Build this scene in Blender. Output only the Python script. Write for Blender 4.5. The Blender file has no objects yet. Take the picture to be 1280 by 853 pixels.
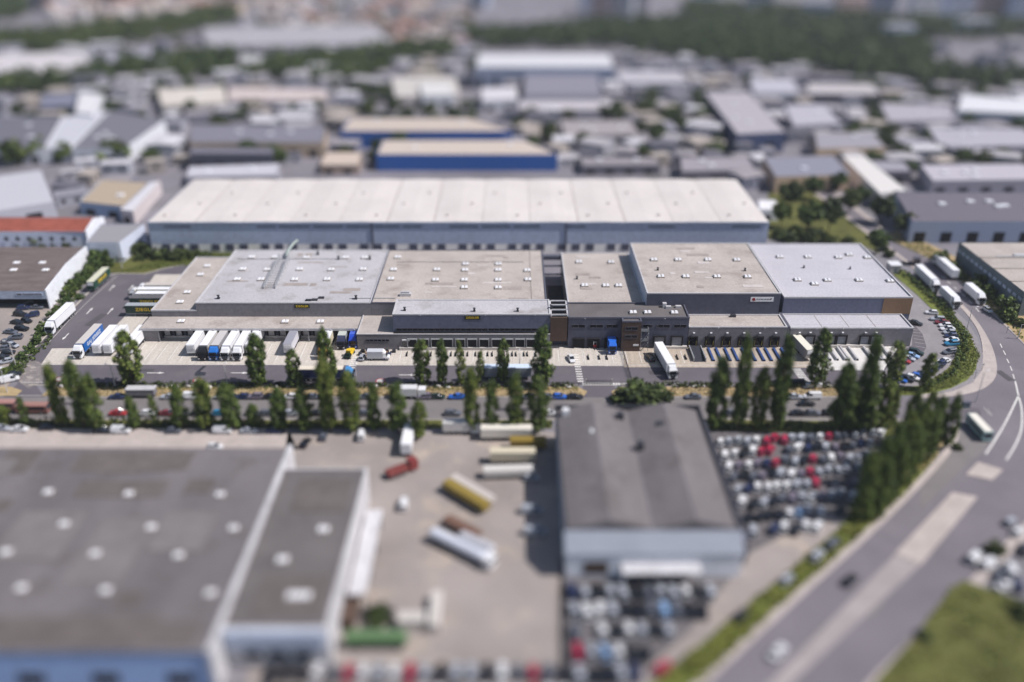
import bpy, math, random
import numpy as np
from mathutils import Vector

S = bpy.context.scene
COL = S.collection
R = math.radians
rnd = random.Random(7)

# ------------------------------------------------------------ camera, light, exposure
CAM_H = 125.0
FPX = 1100.0                      # focal length in pixels of the 1280 px wide photograph
TILT = math.atan(566 / FPX)       # camera looks this far below the horizon
cam_data = bpy.data.cameras.new('camera')
cam_data.sensor_width = 100.0
cam_data.lens = 100.0 * FPX / 1280
cam_data.clip_start = 1.0
cam_data.clip_end = 20000.0
cam_data.dof.use_dof = True       # tilt-shift look: a very wide aperture focused on the dock row
APERTURE = 7.0
cam_data.dof.aperture_fstop = cam_data.lens / 1000 / APERTURE
cam_data.dof.aperture_blades = 0
cam = bpy.data.objects.new('camera', cam_data)
COL.objects.link(cam)
cam.location = (0, 0, CAM_H)
cam.rotation_euler = (math.pi / 2 - TILT, 0, 0)
S.camera = cam

def P(px, py, z=0.0):
    """Survey point: where the sight line through photo pixel (px, py) meets height z."""
    a = TILT + math.atan((py - 426.5) / FPX)
    d = (CAM_H - z) / math.tan(a)
    zc = d * math.cos(TILT) + (CAM_H - z) * math.sin(TILT)
    return Vector(((px - 640) * zc / FPX, d, z))

def screen_x(v):
    zc = v[1] * math.cos(TILT) + (CAM_H - v[2]) * math.sin(TILT)
    return 640 + FPX * v[0] / zc

_f = P(640, 430)
cam_data.dof.focus_distance = _f.y * math.cos(TILT) + CAM_H * math.sin(TILT)

SUN_EL = 51.0
SUN_DIR = Vector((0.986 * math.cos(R(SUN_EL)), -0.165 * math.cos(R(SUN_EL)), math.sin(R(SUN_EL)))).normalized()
sun_data = bpy.data.lights.new('sun', 'SUN')
sun_data.energy = 4.7
sun_data.angle = R(0.53)
sun_data.color = (1.0, 0.96, 0.945)
sun = bpy.data.objects.new('sun', sun_data)
COL.objects.link(sun)
sun.location = SUN_DIR * 400
sun.rotation_euler = SUN_DIR.to_track_quat('Z', 'Y').to_euler()

world = bpy.data.worlds.new('World')
S.world = world
world.use_nodes = True
wn = world.node_tree
bg = wn.nodes['Background']
sky = wn.nodes.new('ShaderNodeTexSky')
sky.sky_type = 'NISHITA'
sky.sun_disc = False
sky.sun_elevation = R(SUN_EL)
sky.sun_rotation = R(97)
sky.altitude = 100
sky.dust_density = 1.5
wn.links.new(sky.outputs['Color'], bg.inputs['Color'])
bg.inputs['Strength'].default_value = 0.088

vs = S.view_settings
vs.view_transform = 'Standard'
try:
    vs.look = 'None'
except Exception:
    pass
vs.exposure = 0.0
vs.gamma = 1.0
vs.use_curve_mapping = False
S.render.engine = 'CYCLES'
S.cycles.use_denoising = True
S.cycles.max_bounces = 6
S.cycles.diffuse_bounces = 3
S.cycles.volume_bounces = 0
S.cycles.transparent_max_bounces = 6

# ------------------------------------------------------------ helpers
class MB:
    """collects shapes and links them as one mesh object"""
    def __init__(self):
        self.v, self.f, self.m = [], [], []
    def add(self, vs_, fs, mi=0):
        b = len(self.v)
        self.v += [tuple(p) for p in vs_]
        for f in fs:
            self.f.append(tuple(b + i for i in f))
            self.m.append(mi)
        return self
    def box(self, x0, x1, y0, y1, z0, z1, mi=0, top=True, bottom=True):
        vs_ = [(x0, y0, z0), (x1, y0, z0), (x1, y1, z0), (x0, y1, z0), (x0, y0, z1), (x1, y0, z1), (x1, y1, z1), (x0, y1, z1)]
        fs = [(0, 1, 5, 4), (1, 2, 6, 5), (2, 3, 7, 6), (3, 0, 4, 7)]
        if top: fs.append((4, 5, 6, 7))
        if bottom: fs.append((3, 2, 1, 0))
        return self.add(vs_, fs, mi)
    def obox(self, c, l, w, z0, z1, ang, mi=0):
        ca, sa = math.cos(ang), math.sin(ang)
        pts = []
        for z in (z0, z1):
            for dx, dy in ((-l / 2, -w / 2), (l / 2, -w / 2), (l / 2, w / 2), (-l / 2, w / 2)):
                pts.append((c[0] + dx * ca - dy * sa, c[1] + dx * sa + dy * ca, z))
        return self.add(pts, [(0, 1, 5, 4), (1, 2, 6, 5), (2, 3, 7, 6), (3, 0, 4, 7), (4, 5, 6, 7), (3, 2, 1, 0)], mi)
    def prism(self, poly, z0, z1, mi=0, top=True, bottom=False, mtop=None):
        poly = ccw(poly)
        n = len(poly)
        vs_ = [(p[0], p[1], z0) for p in poly] + [(p[0], p[1], z1) for p in poly]
        self.add(vs_, [(i, (i + 1) % n, n + (i + 1) % n, n + i) for i in range(n)], mi)
        if top: self.add(vs_[n:], [tuple(range(n))], mi if mtop is None else mtop)
        if bottom: self.add(vs_[:n], [tuple(range(n - 1, -1, -1))], mi)
        return self
    def cyl(self, p0, p1, r0, r1=None, n=8, mi=0, caps=True):
        r1 = r0 if r1 is None else r1
        p0, p1 = Vector(p0), Vector(p1)
        d = (p1 - p0).normalized()
        a = d.orthogonal().normalized()
        b = d.cross(a)
        vs_ = []
        for p, r in ((p0, r0), (p1, r1)):
            for i in range(n):
                t = 2 * math.pi * i / n
                vs_.append(p + (a * math.cos(t) + b * math.sin(t)) * r)
        fs = [(i, (i + 1) % n, n + (i + 1) % n, n + i) for i in range(n)]
        if caps:
            fs += [tuple(range(n - 1, -1, -1)), tuple(range(n, 2 * n))]
        return self.add(vs_, fs, mi)
    def loft(self, rings, mi=0, caps=True):
        n = len(rings[0])
        vs_ = [p for r in rings for p in r]
        fs = []
        for k in range(len(rings) - 1):
            for i in range(n):
                j = (i + 1) % n
                fs.append((k * n + i, k * n + j, (k + 1) * n + j, (k + 1) * n + i))
        if caps:
            fs.append(tuple(range(n - 1, -1, -1)))
            fs.append(tuple(range((len(rings) - 1) * n, len(rings) * n)))
        return self.add(vs_, fs, mi)
    def build(self, name, mats, parent=None, smooth=False, origin=None):
        o_ = origin
        if o_ is None and parent is not None:
            o_ = parent.get('_o', (0, 0, 0))
        o_ = (0, 0, 0) if o_ is None else o_
        me = bpy.data.meshes.new(name)
        me.from_pydata([(p[0] - o_[0], p[1] - o_[1], p[2] - o_[2]) for p in self.v], [], self.f)
        if not isinstance(mats, (list, tuple)):
            mats = [mats]
        for m in mats:
            me.materials.append(m)
        if len(mats) > 1:
            me.polygons.foreach_set('material_index', self.m)
        if smooth:
            me.polygons.foreach_set('use_smooth', [True] * len(me.polygons))
        me.update()
        ob = bpy.data.objects.new(name, me)
        COL.objects.link(ob)
        if parent is not None:
            ob.parent = parent
        elif origin is not None:
            ob.location = origin
        return ob

def ccw(poly):
    a = sum(poly[i][0] * poly[(i + 1) % len(poly)][1] - poly[(i + 1) % len(poly)][0] * poly[i][1] for i in range(len(poly)))
    return list(poly) if a > 0 else list(reversed(poly))

def thing(name, label, cat, loc=(0, 0, 0), rot=0.0, group=None, world_parts=False):
    o = bpy.data.objects.new(name, None)
    o.empty_display_size = 0.5
    COL.objects.link(o)
    o.location = loc
    o.rotation_euler = (0, 0, rot)
    o['label'] = label
    o['category'] = cat
    if group: o['group'] = group
    if world_parts: o['_o'] = tuple(loc)     # parts are given in world coordinates
    return o

def tag(o, label, cat, group=None):
    o['label'] = label
    o['category'] = cat
    if group: o['group'] = group
    return o

def kind(o, k):
    o['kind'] = k
    return o

def kids(o):
    return list(o.children)

KIDS = {}
def reg(root):
    """remember the tree under a thing so that copies are quick"""
    def walk(o): return [(c, walk(c)) for c in o.children]
    KIDS[root.name] = walk(root)
    return root

def dup(root, loc, rot, label, group=None, color=None, colors=None):
    r = root.copy()
    COL.objects.link(r)
    r.location = loc
    r.rotation_euler = (0, 0, rot)
    r['label'] = label
    if group: r['group'] = group
    def rec(tree, par):
        for c, sub in tree:
            d = c.copy()
            COL.objects.link(d)
            d.parent = par
            base = c.name.split('.')[0]
            if colors and base in colors:
                d.color = colors[base]
            rec(sub, d)
    if color and r.type == 'MESH': r.color = color
    rec(KIDS[root.name], r)
    return r

def smooth_line(pts, n=8, closed=False):
    """Catmull-Rom through 2D points"""
    out = []
    m = len(pts)
    rng = range(m) if closed else range(m - 1)
    for i in rng:
        if closed:
            p0, p1, p2, p3 = (pts[(i + k - 1) % m] for k in range(4))
        else:
            p0, p1, p2, p3 = pts[max(i - 1, 0)], pts[i], pts[i + 1], pts[min(i + 2, m - 1)]
        for k in range(n):
            t = k / n
            out.append(tuple(0.5 * (2 * p1[j] + (p2[j] - p0[j]) * t + (2 * p0[j] - 5 * p1[j] + 4 * p2[j] - p3[j]) * t * t + (3 * p1[j] - p0[j] - 3 * p2[j] + p3[j]) * t ** 3) for j in range(2)))
    if not closed:
        out.append(tuple(pts[-1][:2]))
    return out

# ------------------------------------------------------------ materials
def rgb(r, g, b):
    """sRGB 0-255 to linear"""
    f = lambda c: (c / 255 / 12.92) if c <= 10 else ((c / 255 + 0.055) / 1.055) ** 2.4
    return (f(r), f(g), f(b))

class NT:
    def __init__(self, name):
        self.mat = bpy.data.materials.new(name)
        self.mat.use_nodes = True
        self.t = self.mat.node_tree
        self.b = self.t.nodes['Principled BSDF']
    def n(self, kind_, **kw):
        x = self.t.nodes.new(kind_)
        for k, v in kw.items():
            setattr(x, k, v)
        return x
    def l(self, a, b): self.t.links.new(a, b)
    def pos(self, stretch=(1, 1, 1)):
        g = self.n('ShaderNodeNewGeometry')
        if stretch == (1, 1, 1):
            return g.outputs['Position']
        m = self.n('ShaderNodeVectorMath', operation='MULTIPLY')
        self.l(g.outputs['Position'], m.inputs[0])
        m.inputs[1].default_value = stretch
        return m.outputs[0]
    def noise(self, scale, detail=4, stretch=(1, 1, 1), rough=0.55):
        x = self.n('ShaderNodeTexNoise')
        x.inputs['Scale'].default_value = scale
        x.inputs['Detail'].default_value = detail
        x.inputs['Roughness'].default_value = rough
        self.l(self.pos(stretch), x.inputs['Vector'])
        return x.outputs['Fac']
    def ramp(self, fac, stops):
        r = self.n('ShaderNodeValToRGB')
        e = r.color_ramp.elements
        while len(e) < len(stops): e.new(0.5)
        for k, (p, c) in enumerate(stops):
            e[k].position = p
            e[k].color = (*c, 1) if len(c) == 3 else c
        self.l(fac, r.inputs['Fac'])
        return r.outputs['Color']
    def mix(self, fac, a, b, mode='MIX'):
        m = self.n('ShaderNodeMix', data_type='RGBA', blend_type=mode)
        for s, v in ((m.inputs[0], fac), (m.inputs[6], a), (m.inputs[7], b)):
            if isinstance(v, (int, float)): s.default_value = v
            elif isinstance(v, tuple): s.default_value = (*v, 1) if len(v) == 3 else v
            else: self.l(v, s)
        return m.outputs[2]
    def lines(self, axis, pitch, width, off=0.0):
        """1 on thin lines every pitch metres along an axis"""
        s = self.n('ShaderNodeSeparateXYZ')
        self.l(self.pos(), s.inputs[0])
        a = self.n('ShaderNodeMath', operation='MULTIPLY_ADD')
        self.l(s.outputs[axis], a.inputs[0])
        a.inputs[1].default_value = 1 / pitch
        a.inputs[2].default_value = off + 1000
        b = self.n('ShaderNodeMath', operation='FRACT')
        self.l(a.outputs[0], b.inputs[0])
        c = self.n('ShaderNodeMath', operation='LESS_THAN')
        self.l(b.outputs[0], c.inputs[0])
        c.inputs[1].default_value = width / pitch
        return c.outputs[0]
    def scale(self, v, k):
        a = self.n('ShaderNodeMath', operation='MULTIPLY')
        self.l(v, a.inputs[0])
        a.inputs[1].default_value = k
        return a.outputs[0]
    def done(self, col, rough=0.8, spec=0.3, metallic=0.0):
        if isinstance(col, tuple): self.b.inputs['Base Color'].default_value = (*col, 1)
        else: self.l(col, self.b.inputs['Base Color'])
        self.b.inputs['Roughness'].default_value = rough
        self.b.inputs['Specular IOR Level'].default_value = spec
        self.b.inputs['Metallic'].default_value = metallic
        return self.mat

def mul(c, k): return tuple(min(1, x * k) for x in c)

def surf(name, col, rough=0.85, var=0.15, scale=0.15, fine=2.0, stretch=(1, 1, 1), spec=0.25, stains=0.0, stain_col=None, seams=None, metallic=0.0):
    """a weathered surface: broad patches, fine grain, optional stains and joint lines (axis, pitch, width, strength)"""
    t = NT(name)
    a = t.ramp(t.noise(scale, 5, stretch), [(0.3, mul(col, 1 - var)), (0.72, mul(col, 1 + var))])
    g = t.ramp(t.noise(fine, 3), [(0.25, (0.82,) * 3), (0.75, (1.12,) * 3)])
    c = t.mix(1.0, a, g, 'MULTIPLY')
    if stains:
        s = t.ramp(t.noise(scale * 1.7, 6, (1, 1, 1), 0.7), [(0.52, (0, 0, 0)), (0.68, (stains,) * 3)])
        c = t.mix(s, c, stain_col or mul(col, 0.45))
        s2 = t.ramp(t.noise(scale * 3.1 + .12, 8, (.45, 1.5, 1), 0.75), [(0.58, (0, 0, 0)), (0.74, (min(1, stains * .9),) * 3)])
        c = t.mix(s2, c, mul(stain_col or mul(col, 0.45), .82))
    for ax, pitch, w, k in seams or []:
        c = t.mix(t.scale(t.lines(ax, pitch, w), k), c, mul(col, 0.4))
    return t.done(c, rough, spec, metallic)

M = {}
M['ground'] = surf('ground', rgb(130, 126, 132), var=0.22, scale=0.02, stains=0.6, stain_col=rgb(96, 96, 92))
M['asphalt'] = surf('asphalt', rgb(101, 96, 102), var=0.12, scale=0.06, fine=3, stains=0.35, stain_col=rgb(122, 115, 116))
M['asphalt_old'] = surf('asphalt old', rgb(124, 119, 118), var=0.12, scale=0.08, stretch=(0.3, 1, 1), fine=2.5, stains=0.4, stain_col=rgb(104, 100, 101))
M['asphalt_road'] = surf('asphalt road', rgb(120, 114, 120), var=0.13, scale=0.05, fine=2.5, stains=0.4, stain_col=rgb(99, 95, 101))
M['concrete_white'] = surf('fresh concrete', rgb(214, 210, 205), var=0.08, scale=0.35, stretch=(2.6, 0.15, 1), stains=0.3, stain_col=rgb(186, 180, 174), seams=[(0, 5.0, 0.15, 0.3)])
M['concrete'] = surf('concrete', rgb(199, 191, 181), var=0.1, scale=0.35, stretch=(2.6, 0.12, 1), fine=1.5, stains=0.35, stain_col=rgb(165, 154, 143), seams=[(0, 7.1, 0.16, 0.35), (1, 6.0, 0.14, 0.3)])
M['concrete_tan'] = surf('concrete tan', rgb(182, 169, 154), var=0.12, scale=0.35, stretch=(2.6, 0.15, 1), fine=1.5, stains=0.45, stain_col=rgb(150, 136, 124), seams=[(0, 5.0, 0.15, 0.35), (1, 6.0, 0.14, 0.3)])
M['pavement'] = surf('pavement', rgb(182, 171, 165), var=0.1, scale=0.2, stains=0.3, stain_col=rgb(150, 140, 135))
M['yard'] = surf('yard ground', rgb(152, 143, 138), var=0.16, scale=0.05, stains=0.55, stain_col=rgb(192, 174, 156))
M['asphalt_pale'] = surf('pale asphalt', rgb(142, 137, 139), var=0.1, scale=0.1, stains=0.4, stain_col=rgb(122, 117, 120))
M['lot_dark'] = surf('lot asphalt', rgb(105, 101, 102), var=0.15, scale=0.08, stains=0.4, stain_col=rgb(130, 122, 117))
M['grass'] = surf('grass ground', rgb(90, 92, 46), var=0.35, scale=0.12, fine=1.3, stains=0.6, stain_col=rgb(112, 104, 62))
M['grass_verge'] = surf('verge grass', rgb(108, 116, 54), var=0.25, scale=0.15, fine=1.3, stains=0.6, stain_col=rgb(132, 124, 72))
M['grass_dry'] = surf('dry grass ground', rgb(176, 154, 116), var=0.2, scale=0.3, fine=1.6, stains=0.6, stain_col=rgb(116, 108, 62))
M['paint'] = surf('road paint', rgb(222, 219, 214), var=0.1, scale=0.8, fine=3)
M['paint_worn'] = surf('worn road paint', rgb(196, 190, 186), var=0.15, scale=0.8, fine=3)
M['paint_red'] = surf('red road paint', rgb(158, 74, 80), var=0.15, scale=0.8)
M['kerb'] = surf('kerb stone', rgb(188, 180, 168), var=0.1, scale=0.5)
M['roof_beige'] = surf('gravel roof', rgb(180, 171, 164), var=0.12, scale=0.07, fine=1.6, stains=0.7, stain_col=rgb(146, 134, 127), seams=[(1, 11.0, 0.2, 0.12)])
M['roof_light'] = surf('light membrane roof', rgb(183, 180, 183), var=0.09, scale=0.07, fine=1.6, stains=0.75, stain_col=rgb(146, 141, 138), seams=[(0, 5.0, 0.12, 0.12)])
M['roof_pale'] = surf('pale grey membrane roof', rgb(187, 184, 190), var=0.06, scale=0.06, fine=1.6, stains=0.35, stain_col=rgb(166, 165, 174), seams=[(1, 22.0, 0.25, 0.3)])
M['roof_dark'] = surf('dark felt roof', rgb(106, 101, 100), var=0.14, scale=0.12, fine=2.0, stains=0.4, stain_col=rgb(86, 82, 82))
M['roof_brown'] = surf('weathered fibre roof', rgb(112, 101, 98), var=0.2, scale=0.3, stretch=(0.35, 1.3, 1), fine=2.5, stains=0.5, stain_col=rgb(86, 78, 76), seams=[(1, 4.0, 0.3, 0.2)])
M['roof_near'] = surf('old bitumen roof', rgb(113, 108, 109), var=0.2, scale=0.07, stretch=(1, 0.3, 1), fine=1.2, stains=0.7, stain_col=rgb(92, 86, 84))
M['roof_white'] = surf('white warehouse roof', rgb(210, 203, 198), var=0.07, scale=0.05, fine=1.5, stains=0.5, stain_col=rgb(208, 199, 192))
M['roof_red'] = surf('red tile roof', rgb(150, 84, 70), var=0.18, scale=0.3)
M['clad_grey'] = surf('grey cladding', rgb(128, 125, 130), rough=0.6, var=0.06, scale=0.1, fine=1, seams=[(0, 6.0, 0.08, 0.25)])
M['clad_dark'] = surf('anthracite cladding', rgb(84, 86, 102), rough=0.5, var=0.08, scale=0.1, fine=1, seams=[(0, 6.0, 0.08, 0.3)])
M['clad_slate'] = surf('slate blue cladding', rgb(100, 104, 124), rough=0.5, var=0.08, scale=0.1, fine=1, seams=[(0, 6.5, 0.1, 0.3)])
M['clad_steel'] = surf('pale blue steel cladding', rgb(178, 188, 208), rough=0.6, var=0.06, scale=0.05, fine=1, seams=[(0, 9.0, 0.1, 0.15)])
M['base_white'] = surf('white base wall', rgb(250, 246, 240), rough=0.6, var=0.05, scale=0.2)
M['clad_dull'] = surf('dull white render', rgb(204, 202, 204), rough=0.7, var=0.12, scale=0.3, stains=0.5)
M['clad_blue'] = surf('blue cladding', rgb(156, 182, 222), rough=0.6, var=0.05, scale=0.05, fine=1, seams=[(0, 9.0, 0.1, 0.15)])
M['clad_white'] = surf('white cladding', rgb(236, 238, 244), rough=0.6, var=0.06, scale=0.15, fine=1.2, stains=0.2)
M['clad_pale'] = surf('pale blue cladding', rgb(180, 190, 208), rough=0.6, var=0.07, scale=0.15, fine=1.2)
M['clad_teal'] = surf('teal grey cladding', rgb(104, 116, 124), rough=0.6, var=0.08, scale=0.15, seams=[(1, 5.0, 0.1, 0.3)])
M['wood'] = surf('timber slat cladding', rgb(160, 128, 100), var=0.12, scale=0.4, seams=[(0, 0.5, 0.12, 0.5), (1, 0.5, 0.12, 0.5)])
M['brick'] = surf('brown brick', rgb(88, 71, 62), var=0.15, scale=0.5, fine=2.5, seams=[(2, 0.6, 0.08, 0.3)])
M['coping'] = surf('metal coping', rgb(192, 190, 192), rough=0.45, var=0.05, scale=0.3, spec=0.4)
M['coping_dark'] = surf('dark metal coping', rgb(92, 92, 104), rough=0.45, var=0.05, scale=0.3, spec=0.4)
M['concrete_wall'] = surf('concrete wall', rgb(196, 190, 184), var=0.12, scale=0.3)
M['dark'] = surf('dark opening', rgb(30, 30, 34), rough=0.7, var=0.1)
M['rubber'] = surf('black rubber', rgb(34, 33, 35), rough=0.8, var=0.15, scale=2)
M['steel'] = surf('galvanised steel', rgb(150, 152, 156), rough=0.5, var=0.1, scale=0.8, spec=0.5)
M['steel_blue'] = surf('blue painted steel', rgb(58, 82, 134), rough=0.5, var=0.15, scale=1.0)
M['steel_dark'] = surf('dark steel', rgb(58, 59, 66), rough=0.5, var=0.12, scale=1.0)
M['door_grey'] = surf('sectional door', rgb(140, 142, 150), rough=0.6, var=0.08, scale=0.5, seams=[(2, 0.55, 0.05, 0.4)])
M['skylight'] = surf('skylight acrylic', rgb(232, 232, 236), rough=0.35, var=0.05, scale=0.6, spec=0.5)
M['curb'] = surf('skylight kerb', rgb(168, 160, 152), var=0.1)
M['yellow_old'] = surf('faded yellow paint', rgb(150, 130, 56), rough=.6)
M['yellow'] = surf('yellow paint', rgb(226, 190, 48), rough=0.5, var=0.06)
M['white'] = surf('white paint', rgb(226, 226, 228), rough=0.5, var=0.04)
M['duct'] = surf('pale duct metal', rgb(150, 160, 156), rough=0.5, var=0.06, spec=0.5)

def objcol(name, rough, coat, dust=0.12):
    t = NT(name)
    o = t.n('ShaderNodeObjectInfo')
    d = t.ramp(t.noise(0.9, 4), [(0.45, (0, 0, 0)), (0.85, (dust,) * 3)])
    c = t.mix(d, o.outputs['Color'], rgb(150, 140, 128))
    m = t.done(c, rough, 0.4)
    t.b.inputs['Coat Weight'].default_value = coat
    t.b.inputs['Coat Roughness'].default_value = 0.1
    return m
M['car_paint'] = objcol('vehicle paint', 0.35, 0.5)
M['tarp'] = objcol('trailer side', 0.55, 0.0)
M['objwall'] = objcol('painted wall', 0.75, 0.0, 0.3)

def glass(name, col):
    t = NT(name)
    v = t.ramp(t.noise(0.7, 2), [(0.3, mul(col, 0.7)), (0.7, mul(col, 1.4))])
    return t.done(v, 0.08, 0.8)
M['glass'] = glass('tinted glass', rgb(34, 40, 50))
M['window'] = glass('window glass', rgb(18, 20, 25))
M['window'].node_tree.nodes['Principled BSDF'].inputs['Specular IOR Level'].default_value = .25

def leaf(name, dark, light, tip):
    t = NT(name)
    g = t.n('ShaderNodeNewGeometry')
    c = t.ramp(g.outputs['Random Per Island'], [(0.0, dark), (0.6, light), (1.0, tip)])
    big = t.ramp(t.noise(0.25, 3), [(0.3, (0.75,) * 3), (0.7, (1.2,) * 3)])
    c = t.mix(1.0, c, big, 'MULTIPLY')
    oi = t.n('ShaderNodeObjectInfo')
    c = t.mix(1.0, c, t.ramp(oi.outputs['Random'], [(0.0, (.78, .84, .8)), (0.5, (1, 1, 1)), (1.0, (1.25, 1.14, .95))]), 'MULTIPLY')
    m = t.done(c, 0.55, 0.25)
    tr = t.n('ShaderNodeBsdfTranslucent')
    t.l(c, tr.inputs['Color'])
    mx = t.n('ShaderNodeMixShader')
    mx.inputs[0].default_value = 0.1
    out = t.t.nodes['Material Output']
    t.l(t.b.outputs[0], mx.inputs[1])
    t.l(tr.outputs[0], mx.inputs[2])
    t.l(mx.outputs[0], out.inputs['Surface'])
    return m
M['leaf'] = leaf('poplar leaves', rgb(42, 58, 28), rgb(88, 108, 48), rgb(138, 148, 80))
M['leaf_bush'] = leaf('bush leaves', rgb(44, 58, 32), rgb(76, 95, 48), rgb(108, 124, 64))
M['leaf_dark'] = leaf('dark bush leaves', rgb(38, 48, 28), rgb(66, 80, 42), rgb(96, 108, 58))
M['leaf_far'] = leaf('far wood leaves', rgb(46, 60, 34), rgb(72, 90, 46), rgb(100, 112, 58))
M['blade_dry'] = leaf('dry grass blades', rgb(150, 130, 98), rgb(184, 164, 126), rgb(204, 188, 150))
M['blade'] = leaf('grass blades', rgb(82, 94, 42), rgb(114, 124, 56), rgb(148, 146, 84))
M['bark'] = surf('bark', rgb(92, 80, 68), var=0.25, scale=2)
# ------------------------------------------------------------ ground, roads, markings
def sheet(name, pts, z, mat, world_pts=False, curve=0):
    w = [(p[0], p[1]) for p in pts] if world_pts else [tuple(P(*p))[:2] for p in pts]
    if curve:
        w = smooth_line(w, curve, True)
    w = ccw(w)
    mb = MB()
    mb.add([(x, y, z) for x, y in w], [tuple(range(len(w)))])
    return kind(mb.build(name, mat), 'structure')

g = MB()
g.add([(-3500, -800, 0), (3500, -800, 0), (3500, 4500, 0), (-3500, 4500, 0)], [(0, 1, 2, 3)])
kind(g.build('ground', M['ground']), 'structure')

Z1, Z2, Z3, Z4, Z5 = 0.012, 0.024, 0.036, 0.048, 0.06

# main road on the right with its junction
LEFT = [(1018, 240), (1040, 255), (1075, 282), (1115, 312), (1150, 338), (1182, 363), (1212, 390), (1236, 425), (1246, 458), (1240, 478), (1216, 491), (1170, 497.5), (1100, 499)]
LEFT2 = [(1100, 528), (1186, 528), (1199, 540), (1188, 566), (1145, 614), (1085, 672), (1000, 748), (885, 853), (838, 898)]
RIGHT = [(1062, 898), (1085, 853), (1165, 775), (1245, 690), (1300, 630), (1330, 560), (1322, 480), (1276, 427), (1238, 391), (1200, 355), (1166, 328), (1110, 294), (1075, 268), (1045, 245), (1030, 232)]
def wline(pts, n=6): return smooth_line([tuple(P(*p))[:2] for p in pts], n)
lw, l2w, rw = wline(LEFT), wline(LEFT2), wline(RIGHT)
sheet('main_road', lw + l2w + rw, Z2, M['asphalt_road'], True)
# far continuation of the road
sheet('far_road', [(1030, 232), (1018, 240), (985, 219), (960, 200), (930, 160), (900, 120), (910, 120), (945, 160), (975, 198), (1000, 216)], Z1, M['asphalt_old'])
sheet('street', [(-120, 496.5), (1105, 496.5), (1105, 525), (-120, 525)], Z1, M['asphalt_old'])

# pavements with a kerb step
def band(name, line, width, z, h, mat):
    """a raised strip along a ground line, width to its left"""
    out = []
    n = len(line)
    for i in range(n):
        a, b = line[max(i - 1, 0)], line[min(i + 1, n - 1)]
        d = Vector((b[0] - a[0], b[1] - a[1])).normalized()
        w = width(i / (n - 1)) if callable(width) else width
        out.append((line[i][0] - d.y * w, line[i][1] + d.x * w))
    mb = MB()
    for i in range(n - 1):
        q = [line[i], line[i + 1], out[i + 1], out[i]]
        mb.add([(x, y, z + h) for x, y in q] + [(x, y, z) for x, y in q], [(0, 1, 2, 3) if width_pos(width) else (3, 2, 1, 0), (0, 4, 5, 1), (3, 2, 6, 7)])
    return kind(mb.build(name, mat), 'structure')
def width_pos(w): return (w(0.5) if callable(w) else w) > 0

W_OUT = lambda t: -1.7 - 3.6 * max(0, math.sin(max(0, min(1, (t - 0.58) / 0.5)) * math.pi)) ** 1.2
band('pavement', lw[:-4], W_OUT, 0, 0.13, M['pavement'])
band('pavement', l2w[8:], -1.6, 0, 0.13, M['pavement'])
band('pavement', rw, -2.4, 0, 0.13, M['pavement'])

# grass bands
sheet('grass', [(1108, 326), (1150, 352), (1190, 388), (1216, 420), (1226, 446), (1218, 470), (1192, 487), (1150, 494), (1100, 496), (1092, 486), (1150, 483), (1172, 473), (1190, 456), (1197, 438), (1194, 420), (1172, 394), (1145, 368), (1118, 345)], Z3 + 0.13, M['grass_verge'])
sheet('grass', [(1186, 545), (1172, 570), (1130, 620), (1070, 676), (985, 750), (878, 853), (828, 900), (762, 900), (818, 853), (940, 752), (1050, 660), (1090, 610), (1110, 575), (1160, 545)], Z3, M['grass_verge'])
sheet('grass', [(1190, 735), (1205, 726), (1235, 737), (1330, 770), (1330, 900), (1075, 900), (1095, 850), (1140, 800)], Z3 + 0.14, M['grass'])
sheet('grass', [(92, 308), (240, 316), (330, 312), (330, 322), (292, 326), (232, 330), (206, 336), (182, 342), (146, 342), (100, 340)], Z3, M['grass'])
sheet('grass', [(1105, 296), (1160, 322), (1200, 350), (1240, 388), (1290, 440), (1330, 440), (1330, 395), (1270, 392), (1228, 350), (1195, 322), (1150, 300), (1122, 288)], 0.15, M['grass_dry'])
sheet('grass', [(960, 300), (960, 240), (1010, 236), (1060, 270), (1092, 297), (1100, 318), (1075, 306)], Z1, M['grass'])
for pts in ([(-60, 484), (14, 484), (28, 489), (20, 495.5), (-60, 495.5)], [(64, 484), (722, 484), (734, 490), (730, 495.5), (52, 495.5)], [(776, 484), (1090, 484), (1095, 495.5), (768, 495.5), (764, 490)]):
    sheet('dry_verge', pts, Z4 + 0.08, M['grass_dry'])
sheet('dry_verge', [(-60, 524.5), (690, 524.5), (690, 536), (-60, 536)], Z4, M['grass'])
sheet('dry_verge', [(880, 525), (1185, 528), (1180, 540), (1110, 545), (880, 538)], Z4, M['grass'])
sheet('dry_verge', [(1160, 552), (1186, 545), (1170, 572), (1150, 592), (1128, 600)], Z4, M['grass_dry'])

sheet('footpath', [(1196, 391), (1210, 404), (1222, 424), (1229, 445), (1227, 464), (1216, 479), (1192, 489.5), (1170, 493.5), (1168, 491.5), (1188, 486.5), (1209, 476), (1220, 462), (1222, 445), (1216, 428), (1203, 406), (1192, 394)], Z3 + 0.136, M['asphalt_pale'])
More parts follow.
